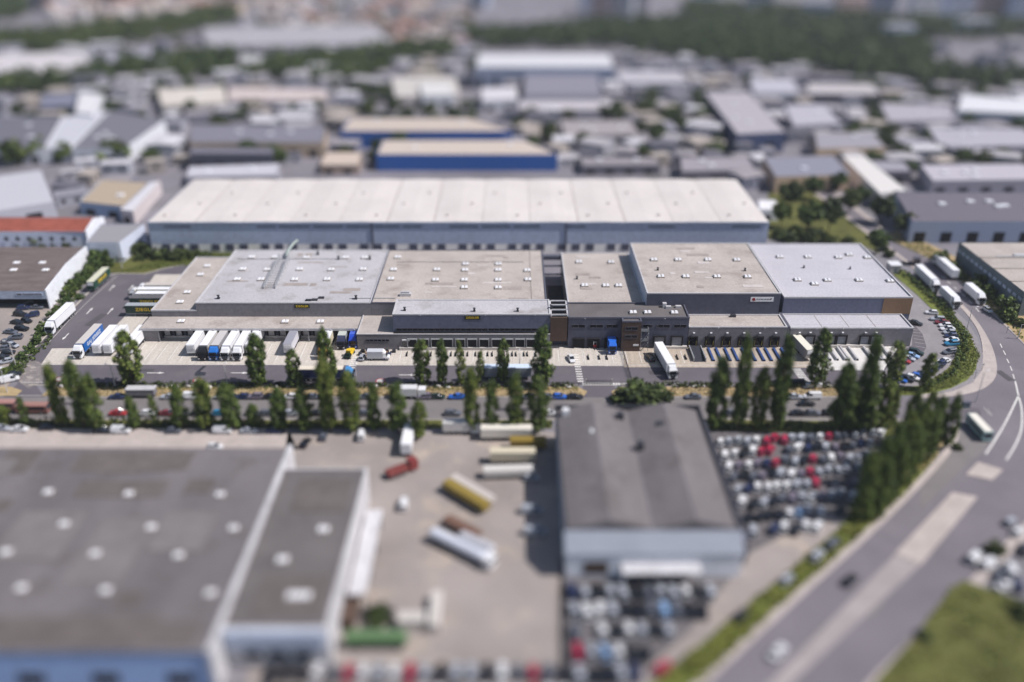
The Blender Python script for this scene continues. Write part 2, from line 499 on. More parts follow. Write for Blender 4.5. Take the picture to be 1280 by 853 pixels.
# yards and lots
sheet('scrapyard_ground', [(878, 538), (1180, 540), (1108, 575), (1088, 612), (1055, 662), (950, 752), (826, 853), (780, 900), (700, 900), (700, 700), (925, 690)], Z1, M['lot_dark'])
sheet('scrapyard_track', [(940, 690), (1040, 640), (1075, 640), (1055, 662), (950, 752), (826, 853), (780, 900), (735, 900), (860, 790)], Z2, M['yard'])
sheet('truck_yard', [(360, 540), (700, 540), (706, 900), (300, 900)], Z1, M['yard'])
sheet('side_lot', [(-80, 372), (70, 374), (108, 345), (84, 400), (42, 448), (6, 486), (-80, 486)], Z1, M['yard'])
sheet('driveway', [(-60, 536), (360, 536), (372, 562), (-60, 562)], Z1, M['pavement'])

# private service road, west yard and aprons
WEST = [(4, 497), (22, 480), (20, 459), (58, 421), (93, 385), (110, 367.5), (131, 347), (146, 342.5), (181, 343), (206, 336), (232, 331), (292, 327), (300, 335), (300, 400), (280, 440), (200, 458), (44, 480), (56, 497)]
sheet('west_yard', WEST, Z2, M['asphalt'])
sheet('service_road', [(36, 456), (1120, 456), (1128, 481), (40, 481)], Z3, M['asphalt'])
sheet('entrance_drive', [(731, 480), (766, 480), (776, 497), (722, 497)], Z3, M['asphalt'])
M['dust'] = surf('dusty asphalt', rgb(128, 121, 119), var=.15, scale=.3, stains=.9, stain_col=rgb(190, 180, 170))
sheet('dusty_entry', [(24, 478), (24, 460), (40, 449), (60, 458), (52, 478), (36, 486)], Z4, M['dust'])
sheet('concrete_apron', [(51.5, 456), (65, 436), (97, 435.5), (120, 425.5), (141, 411), (155, 397), (194, 343.5), (226, 343.5), (260, 346), (260, 380), (470, 400), (780, 424), (780, 458), (400, 457)], Z5, M['concrete'])
sheet('concrete_apron', [(780, 425), (1002, 424), (1016, 460), (780, 459.5)], Z5 + 0.006, M['concrete_tan'])
sheet('concrete_apron', [(1000, 424), (1128, 426), (1105, 462), (1016, 462)], Z5 + 0.012, M['concrete_white'])
sheet('car_park', [(1118, 350), (1126, 352), (1147, 370), (1174, 394), (1195, 420), (1198, 438), (1190, 457), (1172, 473), (1150, 483), (1092, 484), (1110, 458), (1128, 426), (1100, 372)], Z4 + 0.01, M['asphalt_pale'])
sheet('parking_bay', [(1141, 404), (1153, 418), (1158, 434), (1152, 445), (1144, 452), (1130, 460), (1118, 460), (1126, 440), (1140, 432)], Z5 + 0.012, M['asphalt'])
# kerb along the west yard
wl = [tuple(P(*p))[:2] for p in WEST[2:12]]
band('kerb', wl, 0.45, 0, 0.15, M['kerb'])
for a, b in (((36, 481.4), (722, 481.4)), ((776, 481.4), (1090, 481.4))):
    band('kerb', [tuple(P(*a))[:2], tuple(P(*b))[:2]], -0.35, 0, 0.15, M['kerb'])
for a, b in (((64, 496.3), (722, 496.3)), ((776, 496.3), (1090, 496.3)), ((-80, 524.8), (1186, 524.8))):
    band('kerb', [tuple(P(*a))[:2], tuple(P(*b))[:2]], -0.3, 0, 0.13, M['kerb'])

# road median
M['median'] = surf('median paving', rgb(160, 152, 150), var=0.12, scale=0.15, stains=0.4, stain_col=rgb(138, 131, 131))
sheet('road_median', [(1190, 616), (1222, 622), (1151, 707), (1119, 692)], Z5 + 0.1, M['pavement'])
sheet('road_median', [(1119, 693), (1150, 707), (991, 853), (940, 900), (915, 900), (963, 853)], Z4 + 0.05, M['median'])
sheet('road_median', [(1222, 578), (1254, 588), (1240, 601), (1207, 594)], Z5 + 0.1, M['pavement'])
sheet('traffic_island', [(1192, 508), (1224, 511), (1227, 519), (1216, 524), (1192, 523)], 0.16, M['asphalt'])
sheet('bus_layby', [(1180, 540), (1240, 540), (1232, 562), (1200, 590), (1150, 640), (1150, 612), (1188, 566)], Z4 - 0.005, M['asphalt_old'])

M['steel_patch'] = surf('fresh asphalt patch', rgb(86, 82, 85), var=.1)
# painted markings: each stripe group is one marking sheet
def stripe(mb, a, b, w, z, px=True):
    a = P(*a) if px else Vector((*a, 0))
    b = P(*b) if px else Vector((*b, 0))
    d = (b - a).normalized()
    n = Vector((-d.y, d.x, 0)) * w / 2
    mb.add([(p.x, p.y, z) for p in (a - n, b - n, b + n, a + n)], [(0, 1, 2, 3)])
def arrow(mb, p, ang, L, z):
    c = P(*p)
    ca, sa = math.cos(ang), math.sin(ang)
    q = lambda x, y: (c.x + x * ca - y * sa, c.y + x * sa + y * ca, z)
    mb.add([q(-L / 2, -.16), (q(L * .15, -.16)), q(L * .15, .16), q(-L / 2, .16)], [(0, 1, 2, 3)])
    mb.add([q(L * .15, -.55), q(L / 2, 0), q(L * .15, .55)], [(0, 1, 2)])
def marks(name, mb, mat): return kind(mb.build(name, mat), 'structure')

ZM = 0.085
mb = MB()
for p, a in (((140, 360), 62), ((164, 360), 62), ((112, 389), 60), ((138, 389), 60)): arrow(mb, p, R(90) if a else 0, 5.0, ZM - 0.04)
for x in (82,): arrow(mb, (x, 421), R(-90), 4.5, ZM - 0.04)
for x in (88, 195, 300, 510): arrow(mb, (x, 466.5 if x < 400 else 469), 0, 5.2, ZM - 0.03)
marks('lane_arrow_marking', mb, M['paint'])
mb = MB()
for a, b in (((56, 434), (82, 405.5)), ((82, 405.5), (110, 377)), ((110, 377), (129, 360)), ((129, 360), (147, 344.5))): stripe(mb, a, b, 0.18, ZM - 0.04)
stripe(mb, (26, 478.5), (54, 478.5), 0.3, ZM)
stripe(mb, (10, 495), (52, 495), 0.25, ZM)
stripe(mb, (51, 456.3), (1016, 457.2), 0.3, ZM + 0.01)
marks('edge_line_marking', mb, M['paint_worn'])
mb = MB()
for i in range(11):    # crossing beside the staff entrance
    c = P(447 - i * 1.05, 443 + i * 2.45)
    mb.box(c.x - 1.1, c.x + 1.1, c.y - .28, c.y + .28, ZM - .01, ZM + 0.004)
for i in range(12):    # second crossing down to the gate
    c = P(719.5 + i * .55, 444 + i * 3.0)
    mb.box(c.x - .9, c.x + .9, c.y - .3, c.y + .3, ZM - .01, ZM + 0.004)
for i in range(10):
    c = P(995.5 + i * 1.6, 462 + i * 2.1)
    mb.box(c.x - 1.3, c.x + 1.3, c.y - .25, c.y + .25, ZM - .01, ZM + 0.004)
for i in range(38):
    c = P(729 + i * 3.2, 480.6)
    mb.box(c.x - .25, c.x + .25, c.y - .65, c.y + .65, ZM - .01, ZM + 0.004)
for i in range(34):
    c = P(1018 + i * 2.6, 462.3)
    mb.box(c.x - .22, c.x + .22, c.y - .5, c.y + .5, ZM - .01, ZM + 0.004)
marks('crossing_marking', mb, M['paint'])
for px, py in ((247, 475.5), (475.5, 476.5), (75, 474)):
    mb, mw = MB(), MB()
    c = P(px, py)
    n = 28
    ring = lambda r: [(c.x + r * math.cos(2 * math.pi * i / n), c.y + r * math.sin(2 * math.pi * i / n)) for i in range(n)]
    o_, i_ = ring(1.4), ring(1.05)
    mb.add([(*p, ZM) for p in o_ + i_], [(i, (i + 1) % n, n + (i + 1) % n, n + i) for i in range(n)])
    mw.add([(*p, ZM) for p in i_], [tuple(range(n))])
    marks('speed_roundel_marking', mb, M['paint_red'])
    marks('speed_roundel_marking', mw, M['paint_worn'])
mb = MB()
for a, b in (((1181, 349), (1177, 345)), ((1188, 355), (1184.5, 352)), ((1196, 362), (1192.5, 359)), ((1206, 371), (1202, 367.5)), ((1215, 380), (1211, 376)), ((1223.5, 390), (1219.5, 385)), ((1250, 430), (1252.5, 435)), ((1254, 438.5), (1257, 444)), ((1258.5, 449), (1261, 454)), ((1262.5, 458), (1265, 464)), ((1266, 468), (1268, 474))):
    stripe(mb, a, b, 0.28, ZM - 0.02)
for ln in ([(1269, 477), (1271, 486), (1273, 495)], [(1273, 495), (1266, 510), (1256, 530), (1244, 550), (1232, 568)], [(1273, 495), (1277, 512), (1277, 535), (1270, 555), (1258, 575)]):
    w = wline(ln, 5)
    for i in range(len(w) - 1): stripe(mb, w[i], w[i + 1], 0.42, ZM - 0.02, False)
for i in range(2): stripe(mb, (1229 + i * 5, 509 + i * 2), (1237 + i * 3, 519 + i), 0.11, ZM - 0.02)
for a, b in (((1115, 498.7), (1127, 498.7)), ((1114, 501.5), (1126, 501.5))): stripe(mb, a, b, 0.4, ZM)
l = wline([(1196, 556), (1150, 622), (1090, 682), (1000, 762), (905, 853)], 6)
marks('lane_line_marking', mb, M['paint'])
mb = MB()
bay = [(1143, 409.5), (1146.5, 412.5), (1149.5, 416), (1152, 420), (1153.5, 424.2), (1154.5, 428.5), (1155, 433), (1153.5, 438), (1151, 442)]
for i, (x, y) in enumerate(bay): stripe(mb, (x - 11, y - 1.2 + .2 * i), (x + 1.5, y + .6 + .25 * i), 0.13, ZM)
for i in range(9): stripe(mb, (1142 - i * 3.0, 441 + i * 2.2), (1148 - i * 2.6, 449 + i * 1.6), 0.13, ZM)
for i in range(14):
    x, y = 1168 + 20 * math.sin(i / 13 * 2.7), 398 + i * 4.9
    stripe(mb, (x - 3, y - 2), (x + 9, y + .5), 0.13, ZM)
for i in range(7): stripe(mb, (1146 + i * 2.3, 377 + i * 5.2), (1151 + i * 2.2, 377 + i * 5.2), 0.13, ZM)
marks('bay_line_marking', mb, M['paint_worn'])
mb = MB()
for i in range(17):   # long bay lines on the west apron
    x = -113.0 + i * 3.55
    mb.box(x - .08, x + .08, 230.5, 241.0, ZM - .004, ZM)
for i in range(16):
    x = -33.5 + i * 3.65
    mb.box(x - .08, x + .08, 229.5, 236.6, ZM - .004, ZM)
for i in range(9):
    x = 17.5 + i * 4.2
    mb.box(x - .08, x + .08, 228.6, 236.0, ZM - .004, ZM)
marks('dock_line_marking', mb, M['paint'])
mb = MB()
for i, (px, py, l, w, a) in enumerate(((430, 468, 5, 2.2, 0), (600, 472, 8, 1.6, 0), (180, 463, 6, 1.4, 0), (820, 466, 4, 2, 0), (1205, 410, 7, 1.2, 80), (1256, 470, 6, 2.0, 100), (1150, 690, 9, 2.0, 45), (1020, 800, 12, 1.8, 45), (1090, 760, 6, 2.2, 45), (120, 400, 9, 2.4, 80), (90, 505, 9, 1.5, 0), (430, 508, 14, 1.4, 0), (640, 512, 9, 1.8, 0))):
    c = P(px, py)
    mq = MB(); mq.obox((c.x, c.y), l, w, ZM - .03, ZM - .012, R(a))
    marks('asphalt_patch', mq, M[('asphalt', 'lot_dark', 'asphalt_old')[i % 3]] if py > 560 else M['steel_patch'])
p = P(250, 463)
mb.add([(*tuple(P(*q))[:2], ZM - .03) for q in ((254, 458), (258, 458), (250, 465), (258, 466), (256, 470), (243, 470), (244, 466))], [(0, 1, 2, 3, 4, 5, 6)])
marks('asphalt_patch', mb, M['steel_dark'])
# ------------------------------------------------------------ buildings
def hall(name, label, cat='warehouse', o=(0, 0, 0), group=None):
    return thing(name, label, cat, o, 0, group, True)

def part(mb, name, mat, par): return mb.build(name, mat, par)

def block(par, x0, x1, y0, y1, h, wall, roof, para=0.45, cop='coping', z0=0, th=0.35, names=('wall', 'roof', 'parapet')):
    """a flat-roofed volume: walls, the roof sheet behind them and the coping on top"""
    w = MB()
    w.box(x0, x1, y0, y1, z0, h, top=False, bottom=False)
    part(w, names[0], wall, par)
    r = MB()
    r.add([(x0 + th, y0 + th, h - para), (x1 - th, y0 + th, h - para), (x1 - th, y1 - th, h - para), (x0 + th, y1 - th, h - para)], [(0, 1, 2, 3)])
    part(r, names[1], roof, par)
    c = MB()
    ov = 0.06
    c.box(x0 - ov, x1 + ov, y0 - ov, y0 + th, h - para - .1, h + 0.08)
    c.box(x0 - ov, x1 + ov, y1 - th, y1 + ov, h - para - .1, h + 0.08)
    c.box(x0 - ov, x0 + th, y0 + th, y1 - th, h - para - .1, h + 0.08)
    c.box(x1 - th, x1 + ov, y0 + th, y1 - th, h - para - .1, h + 0.08)
    part(c, names[2], M[cop], par)

SKY_PROTO = {}
def skylight(par, x, y, z, w=2.3, d=2.0, s=1.0):
    """a twin-pane roof light: kerb box and two shallow domes"""
    o = par['_o']
    if 'k' not in SKY_PROTO:
        k = MB(); k.box(-w / 2, w / 2, -d / 2, d / 2, 0, .45)
        k = k.build('skylight', M['curb'])
        p = MB()
        for s in (-1, 1):
            cx = s * w / 4
            a = w / 4 - .12
            b = d / 2 - .12
            p.loft([[(cx - a, -b, .45), (cx + a, -b, .45), (cx + a, b, .45), (cx - a, b, .45)], [(cx - a * .7, -b * .7, .72), (cx + a * .7, -b * .7, .72), (cx + a * .7, b * .7, .72), (cx - a * .7, b * .7, .72)]])
        p = p.build('dome_pane', M['skylight'], k)
        SKY_PROTO['k'] = (k, p)
        k.parent = par
        k.location = (x - o[0], y - o[1], z - o[2])
        return
    k, p = SKY_PROTO['k']
    k2, p2 = k.copy(), p.copy()
    COL.objects.link(k2); COL.objects.link(p2)
    k2.parent = par; p2.parent = k2
    k2.location = (x - o[0], y - o[1], z - o[2])
    k2.rotation_euler = (0, 0, 0)
    k2.scale = (s, s, s)

def skylights(par, pts, z):
    for px, py in pts:
        p = P(px, py, z + .4)
        skylight(par, p.x, p.y, z)

def roof_vent(par, px, py, z, s=1.0):
    p = P(px, py, z + .6)
    m = MB()
    m.box(p.x - .4 * s, p.x + .4 * s, p.y - .4 * s, p.y + .4 * s, z, z + .5 * s)
    m.cyl((p.x, p.y, z + .5 * s), (p.x, p.y, z + 1.1 * s), .3 * s)
    m.cyl((p.x, p.y, z + 1.1 * s), (p.x, p.y, z + 1.25 * s), .5 * s)
    part(m, 'roof_vent', M['steel_dark'], par)

def dock(par, x, y, z0, w, h, door='door_grey', shelter=True, frame='rubber'):
    """a dock door in a wall that faces the apron (-Y): black shelter frame, recessed door, buffers"""
    if shelter:
        s = MB()
        t = .35 if frame == 'rubber' else .2
        s.box(x - w / 2 - t, x - w / 2, y - .55, y - .003, z0, z0 + h + t)
        s.box(x + w / 2, x + w / 2 + t, y - .55, y - .003, z0, z0 + h + t)
        s.box(x - w / 2, x + w / 2, y - .55, y - .003, z0 + h, z0 + h + t)
        f = s.build('dock_shelter', M[frame], par)
    d = MB()
    d.box(x - w / 2, x + w / 2, y - .1, y - .004, z0, z0 + h)
    dd = d.build('dock_door', M[door], par)
    for sx in (-1, 1):
        b = MB()
        b.box(x + sx * w / 2 - .15, x + sx * w / 2 + .15, y - .5, y - .1, z0 - .55, z0 - .05)
        b.build('dock_buffer', M['rubber'], dd, origin=par['_o'])

def strip_window(par, x0, x1, y, z0, z1, name='window'):
    m = MB(); m.box(x0, x1, y - .06, y - .003, z0, z1)
    f = m.build(name, M['window'], par)
    fr = MB()
    t = .1
    fr.box(x0 - t, x1 + t, y - .12, y - .004, z1, z1 + t); fr.box(x0 - t, x1 + t, y - .12, y - .004, z0 - t, z0)
    fr.box(x0 - t, x0, y - .12, y - .004, z0, z1); fr.box(x1, x1 + t, y - .12, y - .004, z0, z1)
    n = max(1, int((x1 - x0) / 1.6))
    for i in range(1, n):
        xx = x0 + (x1 - x0) * i / n
        fr.box(xx - .05, xx + .05, y - .1, y - .06, z0, z1)
    fr.build('window_frame', M['coping_dark'], f, origin=par['_o'])

def scupper(par, x, y, z):
    m = MB(); m.box(x - .12, x + .12, y - .34, y - .003, z - .2, z)
    part(m, 'scupper', M['coping'], par)

def wall_lamp(par, x, y, z):
    m = MB(); m.box(x - .3, x + .3, y - .45, y - .003, z - .12, z + .12)
    part(m, 'wall_lamp', M['white'], par)

def text(body, size, mat, par=None, loc=(0, 0, 0), rot=(R(90), 0, 0), name='lettering', ext=0.01, sx=1.0):
    c = bpy.data.curves.new(name, 'FONT')
    c.body = body
    c.size = size
    c.align_x = 'CENTER'
    c.align_y = 'CENTER'
    c.extrude = ext
    c.offset = size * .025
    c.space_character = 1.1
    tmp = bpy.data.objects.new('tmp', c)
    COL.objects.link(tmp)
    bpy.context.view_layer.update()
    me = bpy.data.meshes.new_from_object(tmp.evaluated_get(bpy.context.evaluated_depsgraph_get()))
    bpy.data.objects.remove(tmp)
    me.materials.clear()
    me.materials.append(mat)
    o = bpy.data.objects.new(name, me)
    COL.objects.link(o)
    o.parent = par
    o.location = loc
    o.rotation_euler = rot
    o.scale = (sx, 1, 1)
    return o

# --- west hall with its canopy over the docks
A = hall('logistics_hall', 'wide grey logistics hall with long dock canopy and pipe gantry on its light roof', o=(-51, 270, 0))
block(A, -113.6, -99.35, 250.6, 295.5, 6.93, M['clad_grey'], M['roof_beige'], .25, 'coping')
block(A, -99.3, -44.25, 250.6, 295.9, 9.56, M['clad_grey'], M['roof_light'], .2, 'coping')
block(A, -44.2, 10.9, 250.6, 295.9, 9.56, M['clad_grey'], M['roof_beige'], .2, 'coping_dark')
m = MB(); m.box(6.2, 6.5, 251.2, 295.4, 9.362, 9.5); part(m, 'roof_seam', M['curb'], A)
# canopy slab, deeper to the right where it becomes the low office roof
m = MB()
m.prism([(-114.5, 242.1), (-47.0, 242.1), (-47.0, 250.595), (-114.5, 250.595)], 4.05, 4.7, bottom=True)
c_ = part(m, 'canopy', M['clad_grey'], A)
m = MB(); m.box(-114.35, -46.9, 242.25, 250.55, 4.705, 4.74); part(m, 'canopy_roof', M['roof_beige'], A)
m = MB()
m.box(-114.6, -47.0, 241.98, 242.1, 4.0, 4.8); part(m, 'canopy_fascia', M['coping'], A)
m = MB(); m.box(-113.6, -47.0, 245.3, 250.59, 0, 4.045, top=False); part(m, 'dock_wall', M['clad_dark'], A)  # darker than the hall walls: shade under the canopy is put into this colour
m = MB(); m.box(-114.3, -109.2, 242.6, 245.295, 0, 4.045, top=False); part(m, 'end_pier', M['clad_grey'], A)
m = MB(); m.box(-108.5, -47.5, 244.7, 245.29, .062, .9); part(m, 'dock_plinth', M['concrete_wall'], A)
for i in range(17):
    x = -107.4 + i * 3.6
    if x < -48: dock(A, x, 245.29, .92, 1.9, 1.75, 'coping')
for i in range(5):
    m = MB(); x = -109.0 + i * 15.4
    m.box(x - .15, x + .15, 242.3, 242.6, 0, 4.04); part(m, 'canopy_post', M['steel'], A)
for i in range(9): scupper(A, -106 + i * 7.2, 241.98, 4.55)
# low office front beside the canopy
m = MB(); m.prism([(-46.95, 237.2), (11.5, 237.2), (11.5, 250.59), (-46.95, 250.59)], 0, 5.2, top=False); part(m, 'office_wall', M['clad_grey'], A)
m = MB(); m.box(-46.7, -36.0, 237.5, 250.55, 5.0, 5.12); part(m, 'office_roof', M['roof_beige'], A)
m = MB(); m.box(-47.0, 11.5, 237.1, 237.45, 5.15, 5.35); m.box(-47.0, -46.65, 237.45, 250.5, 5.15, 5.35); part(m, 'office_coping', M['coping'], A)
for i in range(6): strip_window(A, -44.2 + i * 1.2, -43.3 + i * 1.2, 237.2, 2.9, 3.5)
m = MB(); m.box(-33.3, -31.0, 237.02, 237.197, .1, 2.9); part(m, 'office_door', M['glass'], A)
m = MB(); m.box(-33.3, -31.0, 236.9, 237.19, 3.1, 3.5); part(m, 'door_hood', M['white'], A)
m = MB(); m.box(-34.2, 11.4, 236.55, 237.19, .066, 1.0); part(m, 'dock_plinth', M['concrete_wall'], A)
for px in (514.7, 529.5, 544.5, 559.5, 575, 590, 605, 620.5, 635.5, 650, 664, 678):
    dock(A, (px - 640) * 265.5 / 1100, 237.19, 1.02, 2.6, 2.6, 'dark', True, 'steel')
skylights(A, [(160 + x / 3.878, 280 + y / 3.878) for x, y in ((600, 160), (712, 160), (865, 162), (1055, 162), (1147, 162), (557, 218), (675, 220), (832, 218), (985, 220), (1140, 218), (530, 267), (645, 267), (808, 268), (965, 267), (1122, 268))], 9.36)
skylights(A, [(400 + x / 3.878, 280 + y / 3.878) for x, y in ((377, 160), (357, 220), (343, 265), (567, 220), (560, 270), (706, 193), (703, 222), (700, 270), (700, 306), (865, 193), (864, 222), (864, 270), (864, 307), (1005, 224), (1008, 268))], 9.36)
skylights(A, [(x / 3.878, 280 + y / 3.878) for x, y in ((1005, 203), (972, 245), (908, 330), (873, 377))], 6.68)
skylights(A, [(160 + x / 3.878, 280 + y / 3.878) for x, y in ((258, 470), (762, 472), (933, 472))], 4.74)
for x, y in ((438, 355), (1105, 357), (920, 142), (1020, 165), (1172, 165)): roof_vent(A, 160 + x / 3.878, 280 + y / 3.878, 9.36)
for x, y in ((875, 372), (905, 370), (937, 360)):
    p = P(160 + x / 3.878, 280 + y / 3.878, 9.4); m = MB(); m.box(p.x - .9, p.x + .9, p.y - .5, p.y + .5, 9.362, 9.8); part(m, 'roof_unit', M['steel_dark'], A)
p = P(400 + 415 / 3.878, 280 + 345 / 3.878, 9.6)
m = MB(); m.box(p.x - 1.8, p.x + 1.8, p.y - .8, p.y + .8, 9.362, 10.3); m.box(p.x - 1.2, p.x + 1.3, p.y - .4, p.y + .4, 10.3, 10.9); part(m, 'roof_unit', M['coping'], A)
m = MB()
p = P(437, 373.4, 9.4); q = P(494, 373.2, 9.4); m.cyl((p.x, p.y, 9.5), (q.x, q.y, 9.5), .12); part(m, 'roof_pipe', M['steel'], A)
# repair patches and thin service lines lying on the roofs
M['patch_a'] = surf('roof repair felt', rgb(160, 150, 144), var=.1, scale=.3, stains=.4)
M['patch_b'] = surf('light roof repair', rgb(196, 188, 184), var=.08, scale=.3, stains=.3)
PZ = [0]
def roof_patch(par, x, y, z, l, w, k):
    PZ[0] += 1
    m = MB(); m.box(x - l / 2, x + l / 2, y - w / 2, y + w / 2, z + .002, z + .02 + .003 * PZ[0]); part(m, 'roof_patch', M['patch_a' if k else 'patch_b'], par)
rp = random.Random(17)
for _ in range(9): roof_patch(A, rp.uniform(-92, -50), rp.uniform(253, 292), 9.36, rp.uniform(1.5, 9), rp.uniform(.6, 2.4), 1)
for _ in range(11): roof_patch(A, rp.uniform(-38, 6), rp.uniform(253, 292), 9.36, rp.uniform(1.5, 10), rp.uniform(.6, 2.4), rp.random() < .6)
for x0, x1, y in ((-96, -60, 287.3), (-40, 4, 284.6)):
    m = MB(); m.cyl((x0, y, 9.5), (x1, y, 9.5), .07, n=5); part(m, 'roof_cable', M['steel_dark'], A)
# pipe gantry rising to the neighbour
a0, a1 = P(329.5, 361, 9.4), P(349, 320, 11.5)
b0, b1 = P(344, 361, 9.4), P(361, 320, 11.5)
m = MB()
for u, v in ((a0, a1), (b0, b1)):
    m.cyl((u.x, u.y, 9.8), (v.x, v.y, 11.6), .2)
    m.cyl((u.x, u.y, 10.5), (v.x, v.y, 12.4), .09)
    for k in range(8):
        t = k / 7
        w = u.lerp(v, t)
        m.cyl((w.x, w.y, 9.362), (w.x, w.y, 10.4 + 1.9 * t), .08)
for k in range(15):
    t = k / 14
    u, v = a0.lerp(a1, t), b0.lerp(b1, t)
    m.cyl((u.x, u.y, 9.8 + 1.8 * t), (v.x, v.y, 9.8 + 1.8 * t), .07, n=5)
gan = part(m, 'pipe_gantry', M['steel'], A)
m = MB()
prev = None
for k in range(9):
    t = k / 8
    c0 = Vector(((a1.x + b1.x) / 2 + 2.4 * t ** 1.5, a1.y + 2.5 + 8.5 * t, 10.4 + 2.6 * math.sin(t * 1.5)))
    if prev is not None: m.cyl(prev, c0, .55, n=12, caps=(k in (1, 8)))
    prev = c0
m.build('exhaust_duct', M['duct'], A, smooth=True)
# upper storey block over the dock row
block(A, -35.9, 11.5, 238.5, 249.2, 11.3, M['clad_slate'], M['roof_light'], .2, 'coping', z0=5.36, names=('upper_wall', 'upper_roof', 'upper_parapet'))
strip_window(A, -35.0, -7.5, 238.5, 5.75, 6.6, 'ribbon_window')
strip_window(A, -7.0, 10.6, 238.5, 5.75, 6.6, 'ribbon_window')
for x, y in ((410, 412), (748, 416), (958, 416), (1120, 402)): roof_vent(A, 400 + x / 3.878, 280 + y / 3.878, 11.1, .9)
for x in (-27.5, -8.0, 7.0): scupper(A, x, 238.5, 11.2)
# west side docks
for i in range(8):
    m = MB(); y = 254.6 + i * 3.6
    m.box(-113.9, -113.605, y - 1.3, y + 1.3, 1.0, 3.9); part(m, 'dock_door', M['rubber'], A)
# slatted wing and pergola at the east end
m = MB()
m.box(11.55, 16.6, 237.6, 238.2, 2.7, 10.6); part(m, 'slat_screen', M['brick'], A)
m = MB()
m.box(16.35, 16.7, 238.3, 249, 2.7, 10.6); part(m, 'slat_screen', M['brick'], A)
m = MB()
for y in (239, 242.5, 246, 249): m.box(11.6, 16.9, y - .2, y + .2, 10.65, 11.1)
m.box(11.6, 12.0, 238.2, 249.2, 10.65, 11.1); m.box(16.5, 16.9, 238.2, 249.2, 10.65, 11.1)
part(m, 'pergola_beam', M['coping'], A)
m = MB(); m.box(11.6, 17.0, 240.5, 249.0, 0, 2.6); part(m, 'wing_base', M['clad_dark'], A)

# --- storage hall with the brown tower office
D = hall('storage_hall', 'beige roofed hall between the dark roof gap and the tallest block', o=(29, 271, 0))
block(D, 17.5, 41.4, 249.3, 293.2, 9.56, M['clad_grey'], M['roof_beige'], .2, 'coping')
skylights(D, [(640 + x / 3.878, 280 + y / 3.878) for x, y in ((325, 183), (481, 184), (352, 296), (455, 297), (517, 297))], 9.36)
roof_vent(D, 640 + 315 / 3.878, 280 + 260 / 3.878, 9.36, .8)
m = MB(); m.box(10.95, 17.45, 280, 280.4, 6.5, 7.0); m.box(10.95, 17.45, 285, 285.5, 7.5, 8.0); m.box(10.95, 17.45, 291, 293, 7.6, 9.0); part(m, 'link_beam', M['coping_dark'], D)
m = MB(); m.box(10.95, 17.45, 249.5, 279, .1, 3.0); part(m, 'gap_shade_block', M['dark'], D)  # near-black block on the gap floor; the gap's shade is put into its colour

E_ = hall('dock_office', 'dark two storey dock office with brown brick stair tower and three white rooflights', 'office building', o=(35, 243, 0))
block(E_, 17.0, 53.4, 238.4, 249.2, 10.3, M['clad_dark'], M['roof_dark'], .35, 'coping_dark')
block(E_, 33.0, 38.7, 236.0, 238.38, 10.2, M['brick'], M['roof_dark'], .3, 'coping_dark', names=('stair_tower', 'tower_roof', 'tower_parapet'))
for x0, x1 in ((18.0, 22.0), (23.6, 27.4), (28.6, 32.0), (39.6, 42.4), (43.8, 47.6), (49.0, 52.6)): strip_window(E_, x0, x1, 238.4, 6.9, 7.9)
for z in (7.3, 4.6): strip_window(E_, 34.0, 37.6, 236.0, z, z + .95)
m = MB(); m.box(36.6, 38.3, 235.9, 235.997, 1.9, 2.5); part(m, 'name_plate', M['white'], E_)
for px, w in ((724, 2.9), (742.6, 3.0), (765, 3.4), (825.7, 3.0), (847.6, 3.0)):
    dock(E_, (px - 640) * 265.5 / 1100, 238.39, 1.0 if px > 800 else .15, w, 2.9, 'door_grey' if px > 800 else 'dark')
m = MB(); m.box(44.0, 53.3, 237.3, 238.38, .07, .95); part(m, 'dock_plinth', M['concrete_wall'], E_)
skylights(E_, [(640 + x / 3.878, 280 + y / 3.878) for x, y in ((587, 427), (657, 427), (787, 428))], 9.95)
p = P(831, 381, 10.8)
m = MB(); m.box(p.x - .7, p.x + .5, p.y - .6, p.y + .6, 9.96, 11.4); m.box(p.x + .2, p.x + 1.8, p.y - 1.2, p.y - .3, 9.96, 10.7); part(m, 'roof_unit', M['coping'], E_)
p = P(848, 383, 10.4); m = MB(); m.box(p.x - .9, p.x + .9, p.y - .5, p.y + .5, 9.96, 10.6); part(m, 'roof_unit', M['coping'], E_)
m = MB()   # escape stair beside the tower
for k in range(2):
    z = 3.0 + 3.2 * k
    m.box(38.8, 41.2, 236.6, 238.3, z, z + .15)
    m.box(41.0, 41.1, 236.6, 238.3, z, z + 1.1); m.box(38.8, 41.2, 236.6, 236.7, z, z + 1.1)
    for s in range(9): m.box(39.0 + s * .24, 39.24 + s * .24, 236.0, 236.6, z - 2.9 + s * .32, z - 2.8 + s * .32)
for x in (38.9, 41.1): m.box(x - .06, x + .06, 236.0, 236.12, 0, 7.2)
part(m, 'fire_stair', M['steel'], E_)
for x in (22, 46): scupper(E_, x, 238.4, 10.1)

